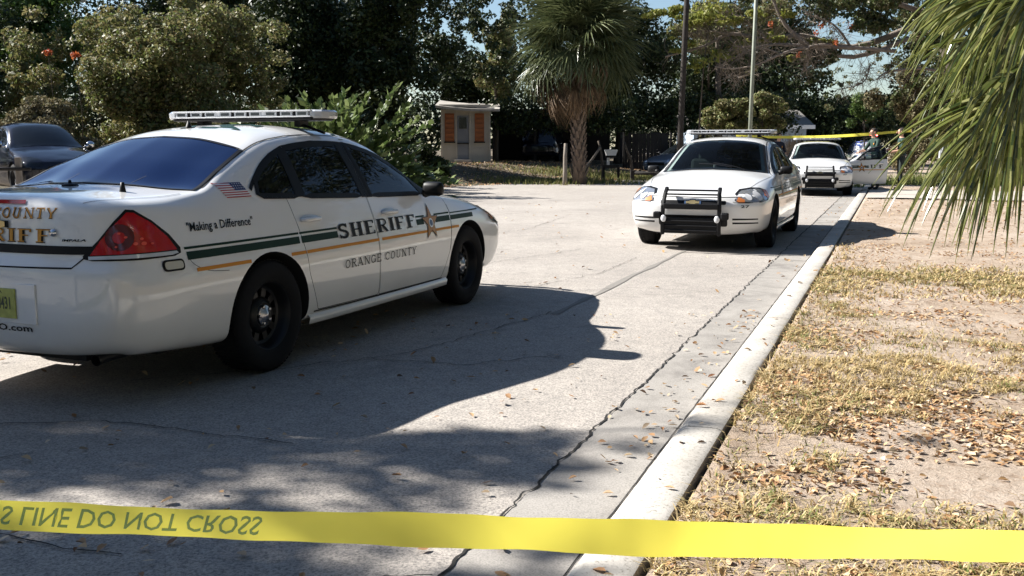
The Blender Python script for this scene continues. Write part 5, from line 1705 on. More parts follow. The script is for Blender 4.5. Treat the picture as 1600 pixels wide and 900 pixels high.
for (px, py, Y, r_, w_) in ((1400, -20, 34, 1.5, 1), (1330, -10, 34, 1.3, 1), (1460, 20, 35, 1.6, 1), (1380, 40, 34, .75, 1), (1430, 70, 34, 1.0, 1), (1500, 60, 34, 1.4, 1), (1290, 10, 34, .7, 1), (1340, 45, 33.5, .45, 1), (1300, 85, 33.5, .40, 1),
                         (1285, 110, 33.4, .35, 1), (1410, 110, 34, .55, 1), (1440, 130, 35, .8, 1), (1240, -10, 34, .7, 1), (1180, -5, 34.5, .6, 1), (1360, 70, 34, .35, 1), (1400, 150, 36, .45, 1), (1265, 125, 34, .3, 1), (1310, 130, 34, .25, 1), (1480, 110, 36, 1.0, 1)):
    c = loc_(px, py, Y); cl += sub_clumps(c, (r_, r_ * .9, r_ * .7), 7, (.25, .45))
crown('crown', cl, 30000, .105, M['leaf_oak'], root)
cl = []
for (px, py, r_) in ((1060, 70, .5), (1100, 30, .7), (1150, 30, .6), (1200, 60, .45), (1130, 85, .35), (1180, 110, .3), (1240, 90, .35), (1080, 105, .4), (1220, 20, .5), (1280, 60, .4), (1160, 70, .3), (1050, 20, .6)):
    cl += sub_clumps(loc_(px, py, 34.3), (r_ * 1.3, r_, r_ * .6), 6, (.25, .45))
crown('crown', cl, 7500, .11, M['leaf_yellow'], root)
cl = [(loc_(px, py, 33.2), (.10, .1, .12)) for px, py in ((1205, 38), (1274, 52), (1283, 40), (1328, 40), (1306, 66), (1455, 33), (1248, 85))]
crown('red_leaves', cl, 240, .07, M['leaf_red'], root)

# -- palms
def fan(nleaf, L, spread, droop, wd, st=5, seed=0, costa=.35, tilt=0):
    """a costapalmate leaf: hub at the origin, pointing +X, folded leaflets in a fan"""
    r_ = np.random.default_rng(seed); Q = []
    for i in range(nleaf):
        f = (i + .5) / nleaf * 2 - 1
        a = f * R(spread) + r_.normal() * .02
        l = L * (1 - .22 * abs(f)**2) * r_.uniform(.9, 1.06)
        st0 = np.array([costa * L * (1 - abs(f)) * .6, 0, 0])
        d = np.array([math.cos(a), math.sin(a), .10 * math.cos(3 * a)]); sd = np.array([-math.sin(a), math.cos(a), 0])
        dr = droop * r_.uniform(.7, 1.5)
        prev = None
        for j in range(st + 1):
            t = j / st
            w_ = wd * (.35 + 1.3 * min(t, .35) / .35 * .5) * (1 - max(0, t - .35) / .65)**.8 + .001
            p = st0 + d * l * t + np.array([0, 0, -dr * l * t**2.2]) + sd * r_.normal() * .004
            ring = (p - sd * w_ / 2 + [0, 0, w_ * .30], p, p + sd * w_ / 2 + [0, 0, w_ * .30])
            if prev:
                Q.append([prev[0], prev[1], ring[1], ring[0]]); Q.append([prev[1], prev[2], ring[2], ring[1]])
            prev = ring
    return np.array(Q)
def frond_mesh(name, mat, petiole, *a, pm=None, **k):
    Q = fan(*a, **k); Q[:, :, 0] += petiole
    w_ = .022
    P = []
    for j in range(5):
        x0, x1 = petiole * j / 5, petiole * (j + 1) / 5
        P.append([(x0, -w_, 0), (x0, w_, 0), (x1, w_ * .9, 0), (x1, -w_ * .9, 0)])
        P.append([(x0, -w_, 0), (x1, -w_ * .9, 0), (x1, 0, -w_), (x0, 0, -w_)])
        P.append([(x0, w_, 0), (x1, w_ * .9, 0), (x1, 0, -w_), (x0, 0, -w_)])
    Q = np.concatenate([Q, np.array(P, float)])
    o = mk_quads(name, Q, mat); me = o.data; bpy.data.objects.remove(o); return me
live = [frond_mesh('frond', M['palm_leaf'], .95, 30, 1.2, 120, .50, .055, 5, s_, ) for s_ in range(4)]
dead = [frond_mesh('dead_frond', M['palm_dead'], 1.15, 20, .80, 55, 1.0, .07, 5, 10 + s_) for s_ in range(3)]
p = at(906, 256, 36); g_ = gz(p[0], 36)
palm = empty('cabbage_palm', (p[0], 36, g_)); tag(palm, 'cabbage palm with shaggy fan crown and criss cross trunk boots at the far yard edge', 'palm tree')
H_ = 4.75
m = MB(); m.tube([(0, 0, -.1), (-.05, 0, 1.2), (-.10, 0, 2.6), (-.05, 0, H_)], [.30, .17, .18, .22], 14); m.build('trunk', M['palm_boot'], palm, True)
bt = MB()
for i in range(150):
    z = .15 + i / 150 * (H_ - .2); a = i * 2.4
    rr_ = .165 + .04 * z / H_ + (.07 if z < .5 else 0)
    c, s_ = math.cos(a), math.sin(a)
    up_ = Vector((c * .45, s_ * .45, 1)).normalized(); rt = Vector((-s_, c, 0)); out = up_.cross(rt) * -1
    o_ = Vector((c * rr_ - .08 * min(1, z / 2), s_ * rr_, z))
    v = [o_ - rt * .07, o_ + rt * .07, o_ + rt * .03 + up_ * .26, o_ - rt * .03 + up_ * .26]
    out = Vector((c, s_, 0)) * .035
    bt.add(v + [q + out for q in v], [(0, 1, 2, 3), (7, 6, 5, 4), (0, 4, 5, 1), (1, 5, 6, 2), (2, 6, 7, 3), (3, 7, 4, 0)])
bt.build('boots', M['palm_boot'], palm)['kind'] = 'stuff'
rp_ = random.Random(8)
def aim(o, az_, el, roll=0):
    o.rotation_mode = 'QUATERNION'
    d = Vector((math.cos(az_) * math.cos(el), math.sin(az_) * math.cos(el), math.sin(el)))
    side = Vector((-math.sin(az_), math.cos(az_), 0)); upv = d.cross(side)
    q = Matrix((d, side, upv)).transposed().to_quaternion()
    from mathutils import Quaternion
    o.rotation_quaternion = q @ Quaternion((1, 0, 0), roll)
for i in range(110):
    el = rp_.uniform(-.75, 1.4); az_ = rp_.uniform(0, 2 * PI)
    o = link(bpy.data.objects.new('frond', live[i % 4]), palm); o.location = (-.05, 0, H_ + rp_.uniform(-.2, .35)); aim(o, az_, el, rp_.uniform(-.4, .4))
    k = rp_.uniform(.95, 1.25); o.scale = (k, k, k)
for i in range(24):
    el = -rp_.uniform(.25, 1.0); az_ = rp_.uniform(0, 2 * PI) if i % 2 else rp_.uniform(PI * .75, PI * 1.5)
    o = link(bpy.data.objects.new('dead_frond', dead[i % 3]), palm); o.location = (-.05, 0, H_ - rp_.uniform(0, .9)); aim(o, az_, el, rp_.uniform(-.6, .6))

# near palm at the right: its crown hangs into the picture
np_ = empty('fan_palm', (3.05, 4.15, gz(3.05, 4.15))); tag(np_, 'sunlit fan palm whose long green fronds hang in from the right edge', 'palm tree')
m = MB(); m.tube([(0, 0, -.1), (.02, 0, .9), (.0, 0, 1.75), (-.05, 0, 2.3)], [.22, .19, .2, .16], 16); m.build('trunk', M['palm_boot'], np_, True)
def near_frond(hub, tgt, L, n, spread, droop, wd, seed, twist=0.0):
    """fan leaf in the palm's own space: leaflets leave the hub and bend over under their own weight"""
    r_ = np.random.default_rng(seed); O = np.array(np_.location)
    h = np.array(hub) - O; d0 = np.array(tgt) - np.array(hub); d0 /= np.linalg.norm(d0)
    n0 = np.array([math.sin(twist) * .6, -1, .35]); sd0 = np.cross(d0, n0); sd0 /= np.linalg.norm(sd0); n0 = np.cross(sd0, d0)
    Q = []; st = 12
    for i in range(n):
        f = (i + .5) / n * 2 - 1
        a = f * R(spread) + r_.normal() * .025
        d = d0 * math.cos(a) + sd0 * math.sin(a) + n0 * (.16 * math.cos(2.2 * a) + r_.normal() * .035); d /= np.linalg.norm(d)
        l = L * (1 - .18 * f * f) * r_.uniform(.82, 1.1); dr = droop * r_.uniform(.6, 1.5)
        w0 = wd * r_.uniform(.8, 1.2); p = h + d0 * .10 * L * (1 - abs(f)); prev = None; kink = r_.random() < .12; kt = r_.uniform(.5, .8)
        roll = r_.normal() * .35
        for j in range(st + 1):
            t = j / st
            if j:
                d = d + np.array([0, 0, -dr / st * (1 + 2.2 * t)]) + (np.array([0, 0, -.7]) if kink and abs(t - kt) < .5 / st else 0)
                d /= np.linalg.norm(d); p = p + d * l / st
            s_ = np.cross(d, n0); s_ /= np.linalg.norm(s_) + 1e-6; nn = np.cross(s_, d)
            s_ = s_ * math.cos(roll * t) + nn * math.sin(roll * t); nn = np.cross(s_, d)
            w_ = w0 * (.55 + .75 * min(t, .3) / .3) * (1 - max(0, t - .3) / .7)**.75 * .8 + .0012
            ring = (p - s_ * w_ / 2 - nn * w_ * .35, p, p + s_ * w_ / 2 - nn * w_ * .35)
            if prev: Q.append([prev[0], prev[1], ring[1], ring[0]]); Q.append([prev[1], prev[2], ring[2], ring[1]])
            prev = ring
    # petiole back to the trunk head
    c = np.array([0, 0, 2.15]); pts = [h + (c - h) * t + np.array([0, 0, .25 * math.sin(PI * t)]) for t in np.linspace(0, 1, 7)]
    for a_, b_ in zip(pts[:-1], pts[1:]):
        u = np.array([0, 0, .014]); v = np.cross(b_ - a_, u); v = v / (np.linalg.norm(v) + 1e-6) * .014
        Q.append([a_ - u, a_ + v, b_ + v, b_ - u]); Q.append([a_ + v, a_ + u, b_ + u, b_ + v]); Q.append([a_ - u, a_ - v, b_ - v, b_ - u]); Q.append([a_ - v, a_ + u, b_ + u, b_ - v])
    return mk_quads('frond', np.array(Q), M['palm_near'], np_)
for k, (hub, tgt, L, n, sp, dr, tw) in enumerate((
        (at(1640, -10, 3.95), at(1500, 50, 3.80), .72, 40, 54, .70, 0),
        (at(1625, 70, 4.05), at(1480, 140, 3.95), .68, 40, 50, .80, .4),
        (at(1605, 140, 3.85), at(1500, 230, 3.80), .70, 40, 42, .45, -.3),
        (at(1630, 165, 4.15), at(1490, 270, 4.10), .60, 34, 32, .5, .3),
        (at(1600, 130, 4.3), at(1470, 210, 4.2), .66, 38, 40, .7, .2),
        (at(1690, -60, 4.3), at(1570, -30, 4.3), .80, 40, 50, .8, .3),
        (at(1620, 10, 4.4), at(1530, 120, 4.4), .62, 36, 46, .9, -.4),
        (at(1680, -80, 3.8), at(1600, 40, 3.7), .70, 38, 44, .7, .5),
        (at(1610, -20, 4.0), at(1480, 0, 3.95), .62, 36, 44, .9, .2),
        (at(1615, 90, 3.7), at(1560, 200, 3.65), .52, 34, 44, .6, .6))):
    near_frond(hub, tgt, L, int(n * .78), sp, dr, .019, 60 + k, tw)
near = [frond_mesh('frond', M['palm_near'], .55, 34, .84, 66, .34, .027, 9, 30 + s_) for s_ in range(2)]
for i in range(9):
    o = link(bpy.data.objects.new('frond', near[i % 2]), np_); o.location = (0, 0, 2.2); aim(o, R(-60 + i * 18), rp_.uniform(-.1, 1.1), 0)

# -- tree on the near left, outside the picture, that shades the foreground street
cot = 1 / math.tan(R(SUN_EL)); az2 = np.array(SUN_AZ) / np.linalg.norm(SUN_AZ)
def over(gx, gy, z): return (gx + az2[0] * z * cot, gy + az2[1] * z * cot, z)
base = over(-2.4, 3.0, 7.0); base = (base[0], base[1], 0)
st_ = empty('oak_tree', base); tag(st_, 'street oak left of the picture that throws dappled shade on the foreground asphalt', 'tree')
cl = []; tips = []
rt_ = np.random.default_rng(21)
spots = []
for i in range(260):
    gx = rt_.uniform(-6.5, .75); gy = rt_.uniform(.9, 5.05)
    if gy > 4.5 and gx > -.9: continue
    if gy < 2.45 and rt_.random() < (.72 if gx < -.2 else .95): continue
    if gx > -1.3 and 3.05 < gy < 3.95 and rt_.random() < .55: continue
    if gx > .15 and gy > 2.5 and rt_.random() < .6: continue
    spots.append((gx, gy, rt_.uniform(.18, .46)))
spots += [(rt_.uniform(-6, -.4), rt_.uniform(2.5, 3.3), .34) for i in range(36)]
spots += [(rt_.uniform(-6, -.8), rt_.uniform(4.2, 5.1), .34) for i in range(34)]
spots += [(-1.6 + i * .36, 4.42 + .10 * math.sin(i * 1.7), .16) for i in range(8)]
spots += [(-5 + i * .5, 4.3, .4) for i in range(8)]
spots += [(.85, 4.22, .09), (1.1, 4.30, .07), (.75, 4.55, .07), (1.3, 4.65, .06), (1.55, 4.25, .08), (.95, 4.75, .05), (1.9, 4.1, .07), (.45, 2.4, .25), (.3, 1.8, .3)]
for gx, gy, r_ in spots:
    z = 6.6 + rt_.uniform(-.9, .9)
    c = np.array(over(gx, gy, z)) - base
    cl.append((tuple(c), (r_ * .9, r_, r_ * .55)))
crown('crown', cl, 60000, .085, M['leaf_oak'], st_, .6)
m = MB(); m.tube([(0, 0, -.2), (.1, 0, 2), (0, .1, 4), (.3, 0, 6)], [.34, .28, .25, .18], 12); m.build('trunk', M['bark'], st_, True)
for q in cl[::5]:
    e = Vector(q[0]); s_ = Vector((.05, 0, rp_.uniform(3.6, 5.6)))
    m = MB(); m.tube([s_, s_.lerp(e, .5) + Vector((0, 0, .3)), e], [.06, .035, .01], 6); m.build('limb', M['bark'], st_, True)

# ------------------------------------------------------------------ woods: wall of foliage behind everything, gaps where the sky shows
def woods(name, pts, n, size, lab, mat='leaf_dark'):
    P, v = clump_points(pts, n)
    o = mk_quads(name, rand_quads(P, size, .4, .6, normal=v * .4), M[mat]); tag(o, lab, 'woods', kind='stuff'); return o
rw_ = np.random.default_rng(77)
gaps = [(722, 40, 16, 18), (768, 22, 14, 14), (745, 75, 12, 10), (1015, 10, 42, 26), (1085, 15, 22, 20), (1262, 45, 34, 18), (1340, 75, 42, 30), (1345, 125, 46, 40), (655, 15, 14, 8), (690, 75, 10, 10), (1110, 0, 30, 12)]
pts = []
for px in range(-140, 1760, 26):
    for py in range(-60, 250, 24):
        x, y = px + rw_.uniform(-10, 10), py + rw_.uniform(-10, 10)
        if any(((x - a) / (c + 16))**2 + ((y - b) / (d + 12))**2 < 1 for a, b, c, d in gaps): continue
        Y_ = rw_.uniform(64, 78)
        pts.append((at(x, y, Y_), (rw_.uniform(.8, 1.3), 1.6, rw_.uniform(.7, 1.1))))
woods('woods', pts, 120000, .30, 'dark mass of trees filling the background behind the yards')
# unseen woods round the street, mostly added to hide low sky and deepen shade
def ring(name, a0, a1, rad, h, k, n, lab):
    pts = []
    for i in range(k):
        a = R(rw_.uniform(a0, a1)); r = rad * rw_.uniform(.95, 1.25); z = rw_.uniform(.5, h)
        pts.append(((math.sin(a) * r, math.cos(a) * r, z), (2.6, 2.6, 2.0)))
    woods(name, pts, n, .55, lab)
ring('woods', 40, 150, 27, 13, 300, 26000, 'unseen trees added to the right of the street to dim the sky light')
ring('woods', 150, 250, 24, 15, 260, 24000, 'unseen trees added behind the camera to dim the sky light')
ring('woods', 250, 318, 42, 9, 240, 24000, 'unseen trees added on the far left of the street to dim the sky light')

pts = []  # unseen canopy added overhead to block sky light and deepen shade
for i in range(150):
    x, y = rw_.uniform(1, 14), rw_.uniform(-13, -1.5)
    pts.append(((x, y, rw_.uniform(7.5, 11)), (1.6, 1.6, .9)))
for i in range(60):
    pts.append(((rw_.uniform(7, 15), rw_.uniform(-3, 9), rw_.uniform(6.5, 11)), (1.5, 1.5, .9)))
root = empty('oak_tree', (2.5, -7, 0)); tag(root, 'unseen oak canopy added behind and above the camera to block sky light', 'tree')
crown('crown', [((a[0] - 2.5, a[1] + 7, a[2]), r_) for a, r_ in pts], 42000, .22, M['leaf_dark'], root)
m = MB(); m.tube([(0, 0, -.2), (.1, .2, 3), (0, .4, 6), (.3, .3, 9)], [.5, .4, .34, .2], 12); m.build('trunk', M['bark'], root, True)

pts = [((rw_.uniform(4, 17), rw_.uniform(-2, 23), rw_.uniform(8, 12)), (1.6, 1.6, .9)) for i in range(170)]  # another unseen canopy, added to cut sky light from the right
root = empty('oak_tree', (13.5, 6, 0)); tag(root, 'unseen tall oak added on the right, canopy over the verge blocking sky light', 'tree')
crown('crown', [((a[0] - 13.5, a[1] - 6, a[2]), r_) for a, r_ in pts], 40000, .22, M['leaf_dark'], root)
m = MB(); m.tube([(0, 0, -.2), (-.1, .2, 3), (-.6, .4, 6), (-1.5, .3, 9)], [.5, .4, .34, .2], 12); m.build('trunk', M['bark'], root, True)
pts = [((rw_.uniform(-34, -24), rw_.uniform(0, 26), rw_.uniform(1, 11)), (2.0, 2.0, 1.6)) for i in range(190)]  # unseen trees added to shut out the low sky on the left
woods('woods', pts, 26000, .4, 'unseen row of trees added along the left yards to block low sky light')

# dark understory that closes the view between the trunks
pts = []
for px in range(-160, 655, 22):
    for py in (150, 175, 200, 225, 245):
        if py < 170 and rw_.random() < .4: continue
        Y_ = rw_.uniform(37, 44); pts.append((at(px + rw_.uniform(-9, 9), py, Y_), (.7, .9, .55)))
for px in list(range(765, 985, 16)) + list(range(985, 1050, 14)):
    for py in (165, 182, 196):
        pts.append((at(px + rw_.uniform(-6, 6), py, 46.0 if px < 985 else 50), (.7, .8, .5)))
for px in range(1050, 1235, 12):
    for py in (158, 170, 184, 196):
        pts.append((at(px + rw_.uniform(-6, 6), py, 50), (.7, .8, .5)))
for px in range(985, 1440, 20):
    for py in (165, 185, 205, 225):
        Y_ = rw_.uniform(62, 70); pts.append((at(px + rw_.uniform(-9, 9), py, Y_), (1.0, .9, .8)))
woods('undergrowth', pts, 60000, .16, 'dark undergrowth filling the gaps between the tree trunks at the back of the yards')

# vine curtain between the thickets and lacy branches against the sky
pts = []
for i in range(230):
    px = rw_.uniform(15, 440); py = rw_.uniform(15, 225)
    if py < 60 and rw_.random() < .35: continue
    r_ = rw_.uniform(.16, .5); pts.append((at(px, py, rw_.uniform(32.5, 36)), (r_, r_, r_ * rw_.uniform(.5, 1.1))))
woods('vine_curtain', pts, 30000, .12, 'ragged olive vines hanging between the thickets on the left', 'leaf_olive')
pts = []
for i in range(150):
    px = rw_.uniform(630, 800); py = rw_.uniform(-20, 125)
    r_ = rw_.uniform(.12, .42); pts.append((at(px, py, rw_.uniform(42, 47)), (r_, r_, r_ * .7)))
woods('leafy_branches', pts, 9000, .14, 'thin leafy branches against the blue sky left of the cabbage palm')
pts = []
for i in range(60):
    px = rw_.uniform(1290, 1410); py = rw_.uniform(30, 170)
    r_ = rw_.uniform(.06, .2); pts.append((at(px, py, rw_.uniform(36, 40)), (r_, r_, r_ * .7)))
woods('leafy_branches', pts, 1500, .10, 'thin leafy branches across the sky gap above the officers', 'leaf_oak')

ring('woods', 312, 334, 50, 9, 110, 14000, 'trees closing the view at the far left end of the yards')
bt = MB()
for i in range(70):
    z = .1 + i / 70 * 2.0; a = i * 2.4; rr_ = .195
    c, s_ = math.cos(a), math.sin(a)
    up_ = Vector((c * .4, s_ * .4, 1)).normalized(); rt = Vector((-s_, c, 0))
    o_ = Vector((c * rr_, s_ * rr_, z)); out = Vector((c, s_, 0)) * .03
    v = [o_ - rt * .06, o_ + rt * .06, o_ + rt * .03 + up_ * .22, o_ - rt * .03 + up_ * .22]
    bt.add(v + [q + out for q in v], [(0, 1, 2, 3), (7, 6, 5, 4), (0, 4, 5, 1), (1, 5, 6, 2), (2, 6, 7, 3), (3, 7, 4, 0)])
bt.build('boots', M['palm_boot'], np_)['kind'] = 'stuff'
# ------------------------------------------------------------------ yard things
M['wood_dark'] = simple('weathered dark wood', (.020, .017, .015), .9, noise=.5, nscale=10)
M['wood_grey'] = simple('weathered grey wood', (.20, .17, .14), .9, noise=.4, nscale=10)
M['wall_cream'] = simple('cream shed wall', (.46, .43, .37), .8, noise=.12, nscale=5)
M['shutter'] = simple('orange brown shutter', (.32, .11, .04), .7, noise=.3, nscale=8)
M['roof_grey'] = simple('grey shed roof', (.40, .37, .33), .8, noise=.3, nscale=5)
M['roof_dark'] = simple('grey shingle roof', (.16, .15, .135), .9, noise=.3, nscale=6)
M['door_grey'] = simple('grey door', (.20, .21, .23), .7)
M['white_wood'] = simple('white fence board', (.62, .64, .66), .7, noise=.12, nscale=6)
M['house_wall'] = simple('pale blue house wall', (.35, .42, .50), .8)
M['dark_win'] = simple('dark window', (.012, .014, .018), .1)
M['white_trim'] = simple('white trim', (.75, .75, .73), .6)

# shed
p = at(728, 256, 45); sx_, sy_ = p[0], 45; gs = gz(sx_, sy_)
shed = empty('shed', (sx_, sy_, gs)); tag(shed, 'small cream shed with orange brown shutters and a flat grey roof', 'shed')
W_, H2, D_ = 2.15, 2.35, 2.2
m = MB(); m.box((0, D_ / 2, H2 / 2), (W_, D_, H2)); m.build('wall', M['wall_cream'], shed)
m = MB(); m.box((-.05, 0, H2 + .16), (W_ + .1, .5, .10)); m.build('roof_edge', M['roof_grey'], shed)
rf = MB()
V = []
for j, x in enumerate(np.linspace(-W_ / 2 - .25, W_ / 2 + .45, 9)):
    sag = -.06 * math.sin(PI * j / 8) - .02 * j
    for y, z in ((-.45, 0), (D_ + .3, .35)):
        V += [(x, y, H2 + .06 + z + sag), (x, y, H2 + .17 + z + sag)]
F = []
for j in range(8):
    a, b = 4 * j, 4 * (j + 1)
    F += [(a, b, b + 1, a + 1), (a + 1, b + 1, b + 3, a + 3), (a + 3, b + 3, b + 2, a + 2), (a + 2, b + 2, b, a)]
F += [(0, 1, 3, 2), (32, 34, 35, 33)]
mk('roof', V, F, M['roof_grey'], shed)
for x in (-.72, .62):
    m = MB(); m.box((x, -.03, 1.55), (.42, .05, 1.25)); fr = m.build('shutter', M['shutter'], shed)
    for k in range(6):
        m = MB(); m.box((x, -.062, 1.02 + k * .21), (.36, .02, .12), Matrix.Rotation(.3, 3, 'X')); m.build('slat', M['shutter'], fr)
    m = MB(); m.box((x, -.05, .90), (.50, .10, .06)); m.build('sill', M['wood_dark'], shed)
m = MB(); m.box((-.12, -.02, 1.05), (.50, .05, 2.05)); dd = m.build('door', M['door_grey'], shed)
m = MB(); m.box((-.12, -.055, 1.75), (.34, .02, .5)); m.build('door_window', M['dark_win'], dd)
m = MB(); m.box((-.12, -.055, .85), (.52, .10, .05)); m.build('door_rail', M['wood_dark'], dd)
for x in (-1.075, -.42, .20, 1.075):
    m = MB(); m.box((x, -.035, H2 / 2), (.07, .05, H2)); m.build('corner_board', M['wall_cream'], shed)
m = MB(); m.box((-.12, -.35, .06), (.8, .6, .12)); m.build('step', M['roof_grey'], shed)

# dark board fence and lean-to between the shed and the palm
def board_fence(name, x0, x1, Y, h, bw, mat, label, gap=.012, cat='fence', z0=None):
    r_ = empty(name, (x0, Y, gz((x0 + x1) / 2, Y) if z0 is None else z0)); tag(r_, label, cat)
    n = int((x1 - x0) / (bw + gap)); me = None
    rf_ = random.Random(int(abs(x0) * 10))
    for i in range(n):
        if me is None:
            m = MB(); m.box((0, 0, h / 2), (bw, .022, h)); o = m.build('board', mat, r_); me = o.data
        else: o = link(bpy.data.objects.new('board', me), r_)
        o.location = ((i + .5) * (bw + gap), rf_.uniform(-.006, .006), rf_.uniform(-.04, .02))
        o.rotation_euler = (0, rf_.uniform(-.01, .01), 0)
    for z in (.35, h - .3):
        m = MB(); m.box(((x1 - x0) / 2, .04, z), (x1 - x0, .04, .09)); m.build('rail', mat, r_)
    k = int((x1 - x0) / 2.4) + 1
    for i in range(k + 1):
        m = MB(); m.box((i * (x1 - x0) / k, .10, h / 2), (.09, .09, h + .05)); m.build('post', mat, r_)
    return r_
a, b = at(975, 250, 47)[0], at(1048, 250, 47)[0]
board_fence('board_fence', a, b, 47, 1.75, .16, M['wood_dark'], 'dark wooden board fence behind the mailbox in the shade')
# carport: dark roof on posts, dark back wall
a, b = at(768, 250, 49)[0], at(972, 250, 49)[0]
cp = empty('carport', ((a + b) / 2, 49, gz((a + b) / 2, 49))); tag(cp, 'dark open carport in deep shade between the shed and the cabbage palm', 'carport')
w2 = (b - a)
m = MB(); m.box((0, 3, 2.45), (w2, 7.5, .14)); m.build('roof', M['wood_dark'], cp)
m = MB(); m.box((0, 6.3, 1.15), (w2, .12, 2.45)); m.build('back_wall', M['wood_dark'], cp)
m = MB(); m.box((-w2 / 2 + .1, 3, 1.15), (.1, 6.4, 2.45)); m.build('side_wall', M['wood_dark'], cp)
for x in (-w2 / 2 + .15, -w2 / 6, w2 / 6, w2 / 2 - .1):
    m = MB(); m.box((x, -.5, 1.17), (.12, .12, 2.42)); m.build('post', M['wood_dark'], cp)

# pale house behind the fence
hx = at(1172, 200, 58)[0]
hs = empty('house', (hx, 58, gz(hx, 58))); tag(hs, 'pale blue house with white roof edge half hidden behind the shrubs', 'house')
m = MB(); m.box((0, 3, 1.25), (6.5, 6, 2.5)); m.build('wall', M['house_wall'], hs)
m = MB(); m.add([(-3.6, -.5, 2.5), (3.6, -.5, 2.5), (3.6, 6.5, 2.5), (-3.6, 6.5, 2.5), (-3.6, 3, 3.5), (3.6, 3, 3.5)], [(0, 1, 5, 4), (2, 3, 4, 5), (0, 4, 3), (1, 2, 5), (0, 3, 2, 1)]); m.build('roof', M['roof_dark'], hs)
m = MB(); m.box((0, -.53, 2.42), (7.2, .06, .22)); m.build('fascia', M['white_trim'], hs)
for x in (-1.6, 1.2):
    m = MB(); m.box((x, -.03, 1.45), (1.1, .06, 1.0)); f_ = m.build('window', M['white_trim'], hs)
    m = MB(); m.box((x, -.07, 1.45), (.95, .04, .85)); m.build('pane', M['dark_win'], f_)
for x in (-2.4,):
    m = MB(); m.box((x, -1.2, 1.2), (.16, .16, 2.5)); m.build('porch_post', M['white_trim'], hs)

# mailbox on its stand and the rough posts by the palm
c = at(954, 277, 38.5); g_ = gz(c[0], 38.5)
mb_ = empty('mailbox', (c[0], 38.5, g_)); tag(mb_, 'white mailbox on a dark timber stand at the road edge right of the palm', 'mailbox')
Y_ = 38.5
def lz(py): return at(954, py, Y_)[2] - g_
k_ = Y_ / FOC
m = MB(); z1, z0 = lz(234), lz(243)
m.add([(-.17, -.2, z0), (.17, -.2, z0), (.25, -.2, z1), (-.25, -.2, z1), (-.17, .25, z0), (.17, .25, z0), (.25, .25, z1), (-.25, .25, z1)], [(0, 1, 2, 3), (5, 4, 7, 6), (0, 4, 5, 1), (1, 5, 6, 2), (2, 6, 7, 3), (3, 7, 4, 0)]); m.build('box', M['white_trim'], mb_)
m = MB(); m.box((0, 0, z0 - .04), (.40, .4, .08)); m.build('tray', M['wood_dark'], mb_)
m = MB(); m.box((-.10, -.02, (lz(258) + z0) / 2), (.10, .10, z0 - lz(258))); m.build('post', M['white_trim'], mb_)
m = MB(); m.box((.0, 0, lz(260)), (.62, .35, .12)); m.build('bench_top', M['wood_dark'], mb_)
for x in (-.27, .30):
    m = MB(); m.box((x, 0, lz(260) / 2), (.09, .12, abs(lz(260)))); m.build('leg', M['wood_dark'], mb_)
for (pts, r_, Y, lab) in (([(942, 262), (940, 245), (938, 232), (935, 220)], .055, 39, 'dark leaning tree stem left of the mailbox'),
                          ([(912, 266), (926, 248), (938, 230)], .05, 38, 'grey branch leaning from the palm foot towards the mailbox'),
                          ([(988, 268), (986, 250), (980, 236), (975, 222)], .06, 40, 'bent dark stem right of the mailbox'),
                          ([(883, 268), (883, 245), (884, 224)], .075, 35.0, 'short weathered grey post left of the palm trunk')):
    P_ = [at(a, b, Y) for a, b in pts]
    g2 = gz(P_[0][0], Y); o_ = (P_[0][0], Y, g2)
    q = [(0, 0, -.1)] + [(p[0] - o_[0], 0, max(.02 * (i + 1), p[2] - g2)) for i, p in enumerate(P_)]
    root = empty('wooden_post', o_); tag(root, lab, 'post')
    m = MB(); m.tube(q, [r_ * 1.2] + [r_ * (1 - .1 * i) for i in range(len(P_))], 8); m.build('shaft', M['wood_grey'] if 'grey' in lab else M['bark'], root, True)
# low split rail right of the mailbox
a = at(988, 270, 39.5); b = at(1022, 270, 39.5); g_ = gz((a[0] + b[0]) / 2, 39.5)
lr = empty('low_rail', (a[0], 39.5, g_)); tag(lr, 'low dark rail on short posts right of the mailbox', 'rail')
m = MB(); m.tube([(0, 0, .30), (b[0] - a[0] + 1.2, 0, .27)], .07, 8); m.build('rail', M['wood_dark'], lr, True)
for x in (0, .9, 1.9): m = MB(); m.box((x, 0, .15), (.14, .14, .5)); m.build('post', M['wood_dark'], lr)
# green grass at the palm foot
def tuft_patch(name, px, py, Y, rx, ry, n, h, mat, lab):
    c = at(px, py, Y); X = c[0] + rng.normal(size=n) * rx; Yy = Y + rng.normal(size=n) * ry
    Z = np.maximum(ground_z(X, Yy), 0)
    a = rng.uniform(0, 2 * PI, n); hh = h * rng.uniform(.4, 1.2, n)
    base = np.stack([X, Yy, Z - .01], 1); sd = np.stack([np.cos(a), np.sin(a), 0 * a], 1) * .018
    tip = base + np.stack([rng.normal(size=n) * h * .35, rng.normal(size=n) * h * .35, hh], 1)
    o = mk_quads(name, np.stack([base - sd, base + sd, tip + sd * .2, tip - sd * .2], 1), mat); tag(o, lab, 'grass', kind='stuff')
M['yard_grass'] = leafy('yard grass', [(.12, .15, .03), (.20, .21, .06), (.26, .22, .09), (.09, .11, .03)], .7, .3)
tuft_patch('yard_grass', 880, 262, 37, 1.4, .8, 2600, .18, M['yard_grass'], 'green grass round the foot of the cabbage palm')
tuft_patch('yard_grass', 985, 262, 41.5, 2.4, .8, 4500, .20, M['yard_grass'], 'sunlit green grass behind the mailbox stand')
tuft_patch('yard_grass', 1565, 280, 33.2, 2.2, .5, 6000, .35, M['grass_green'], 'tall green grass along the foot of the white fence')
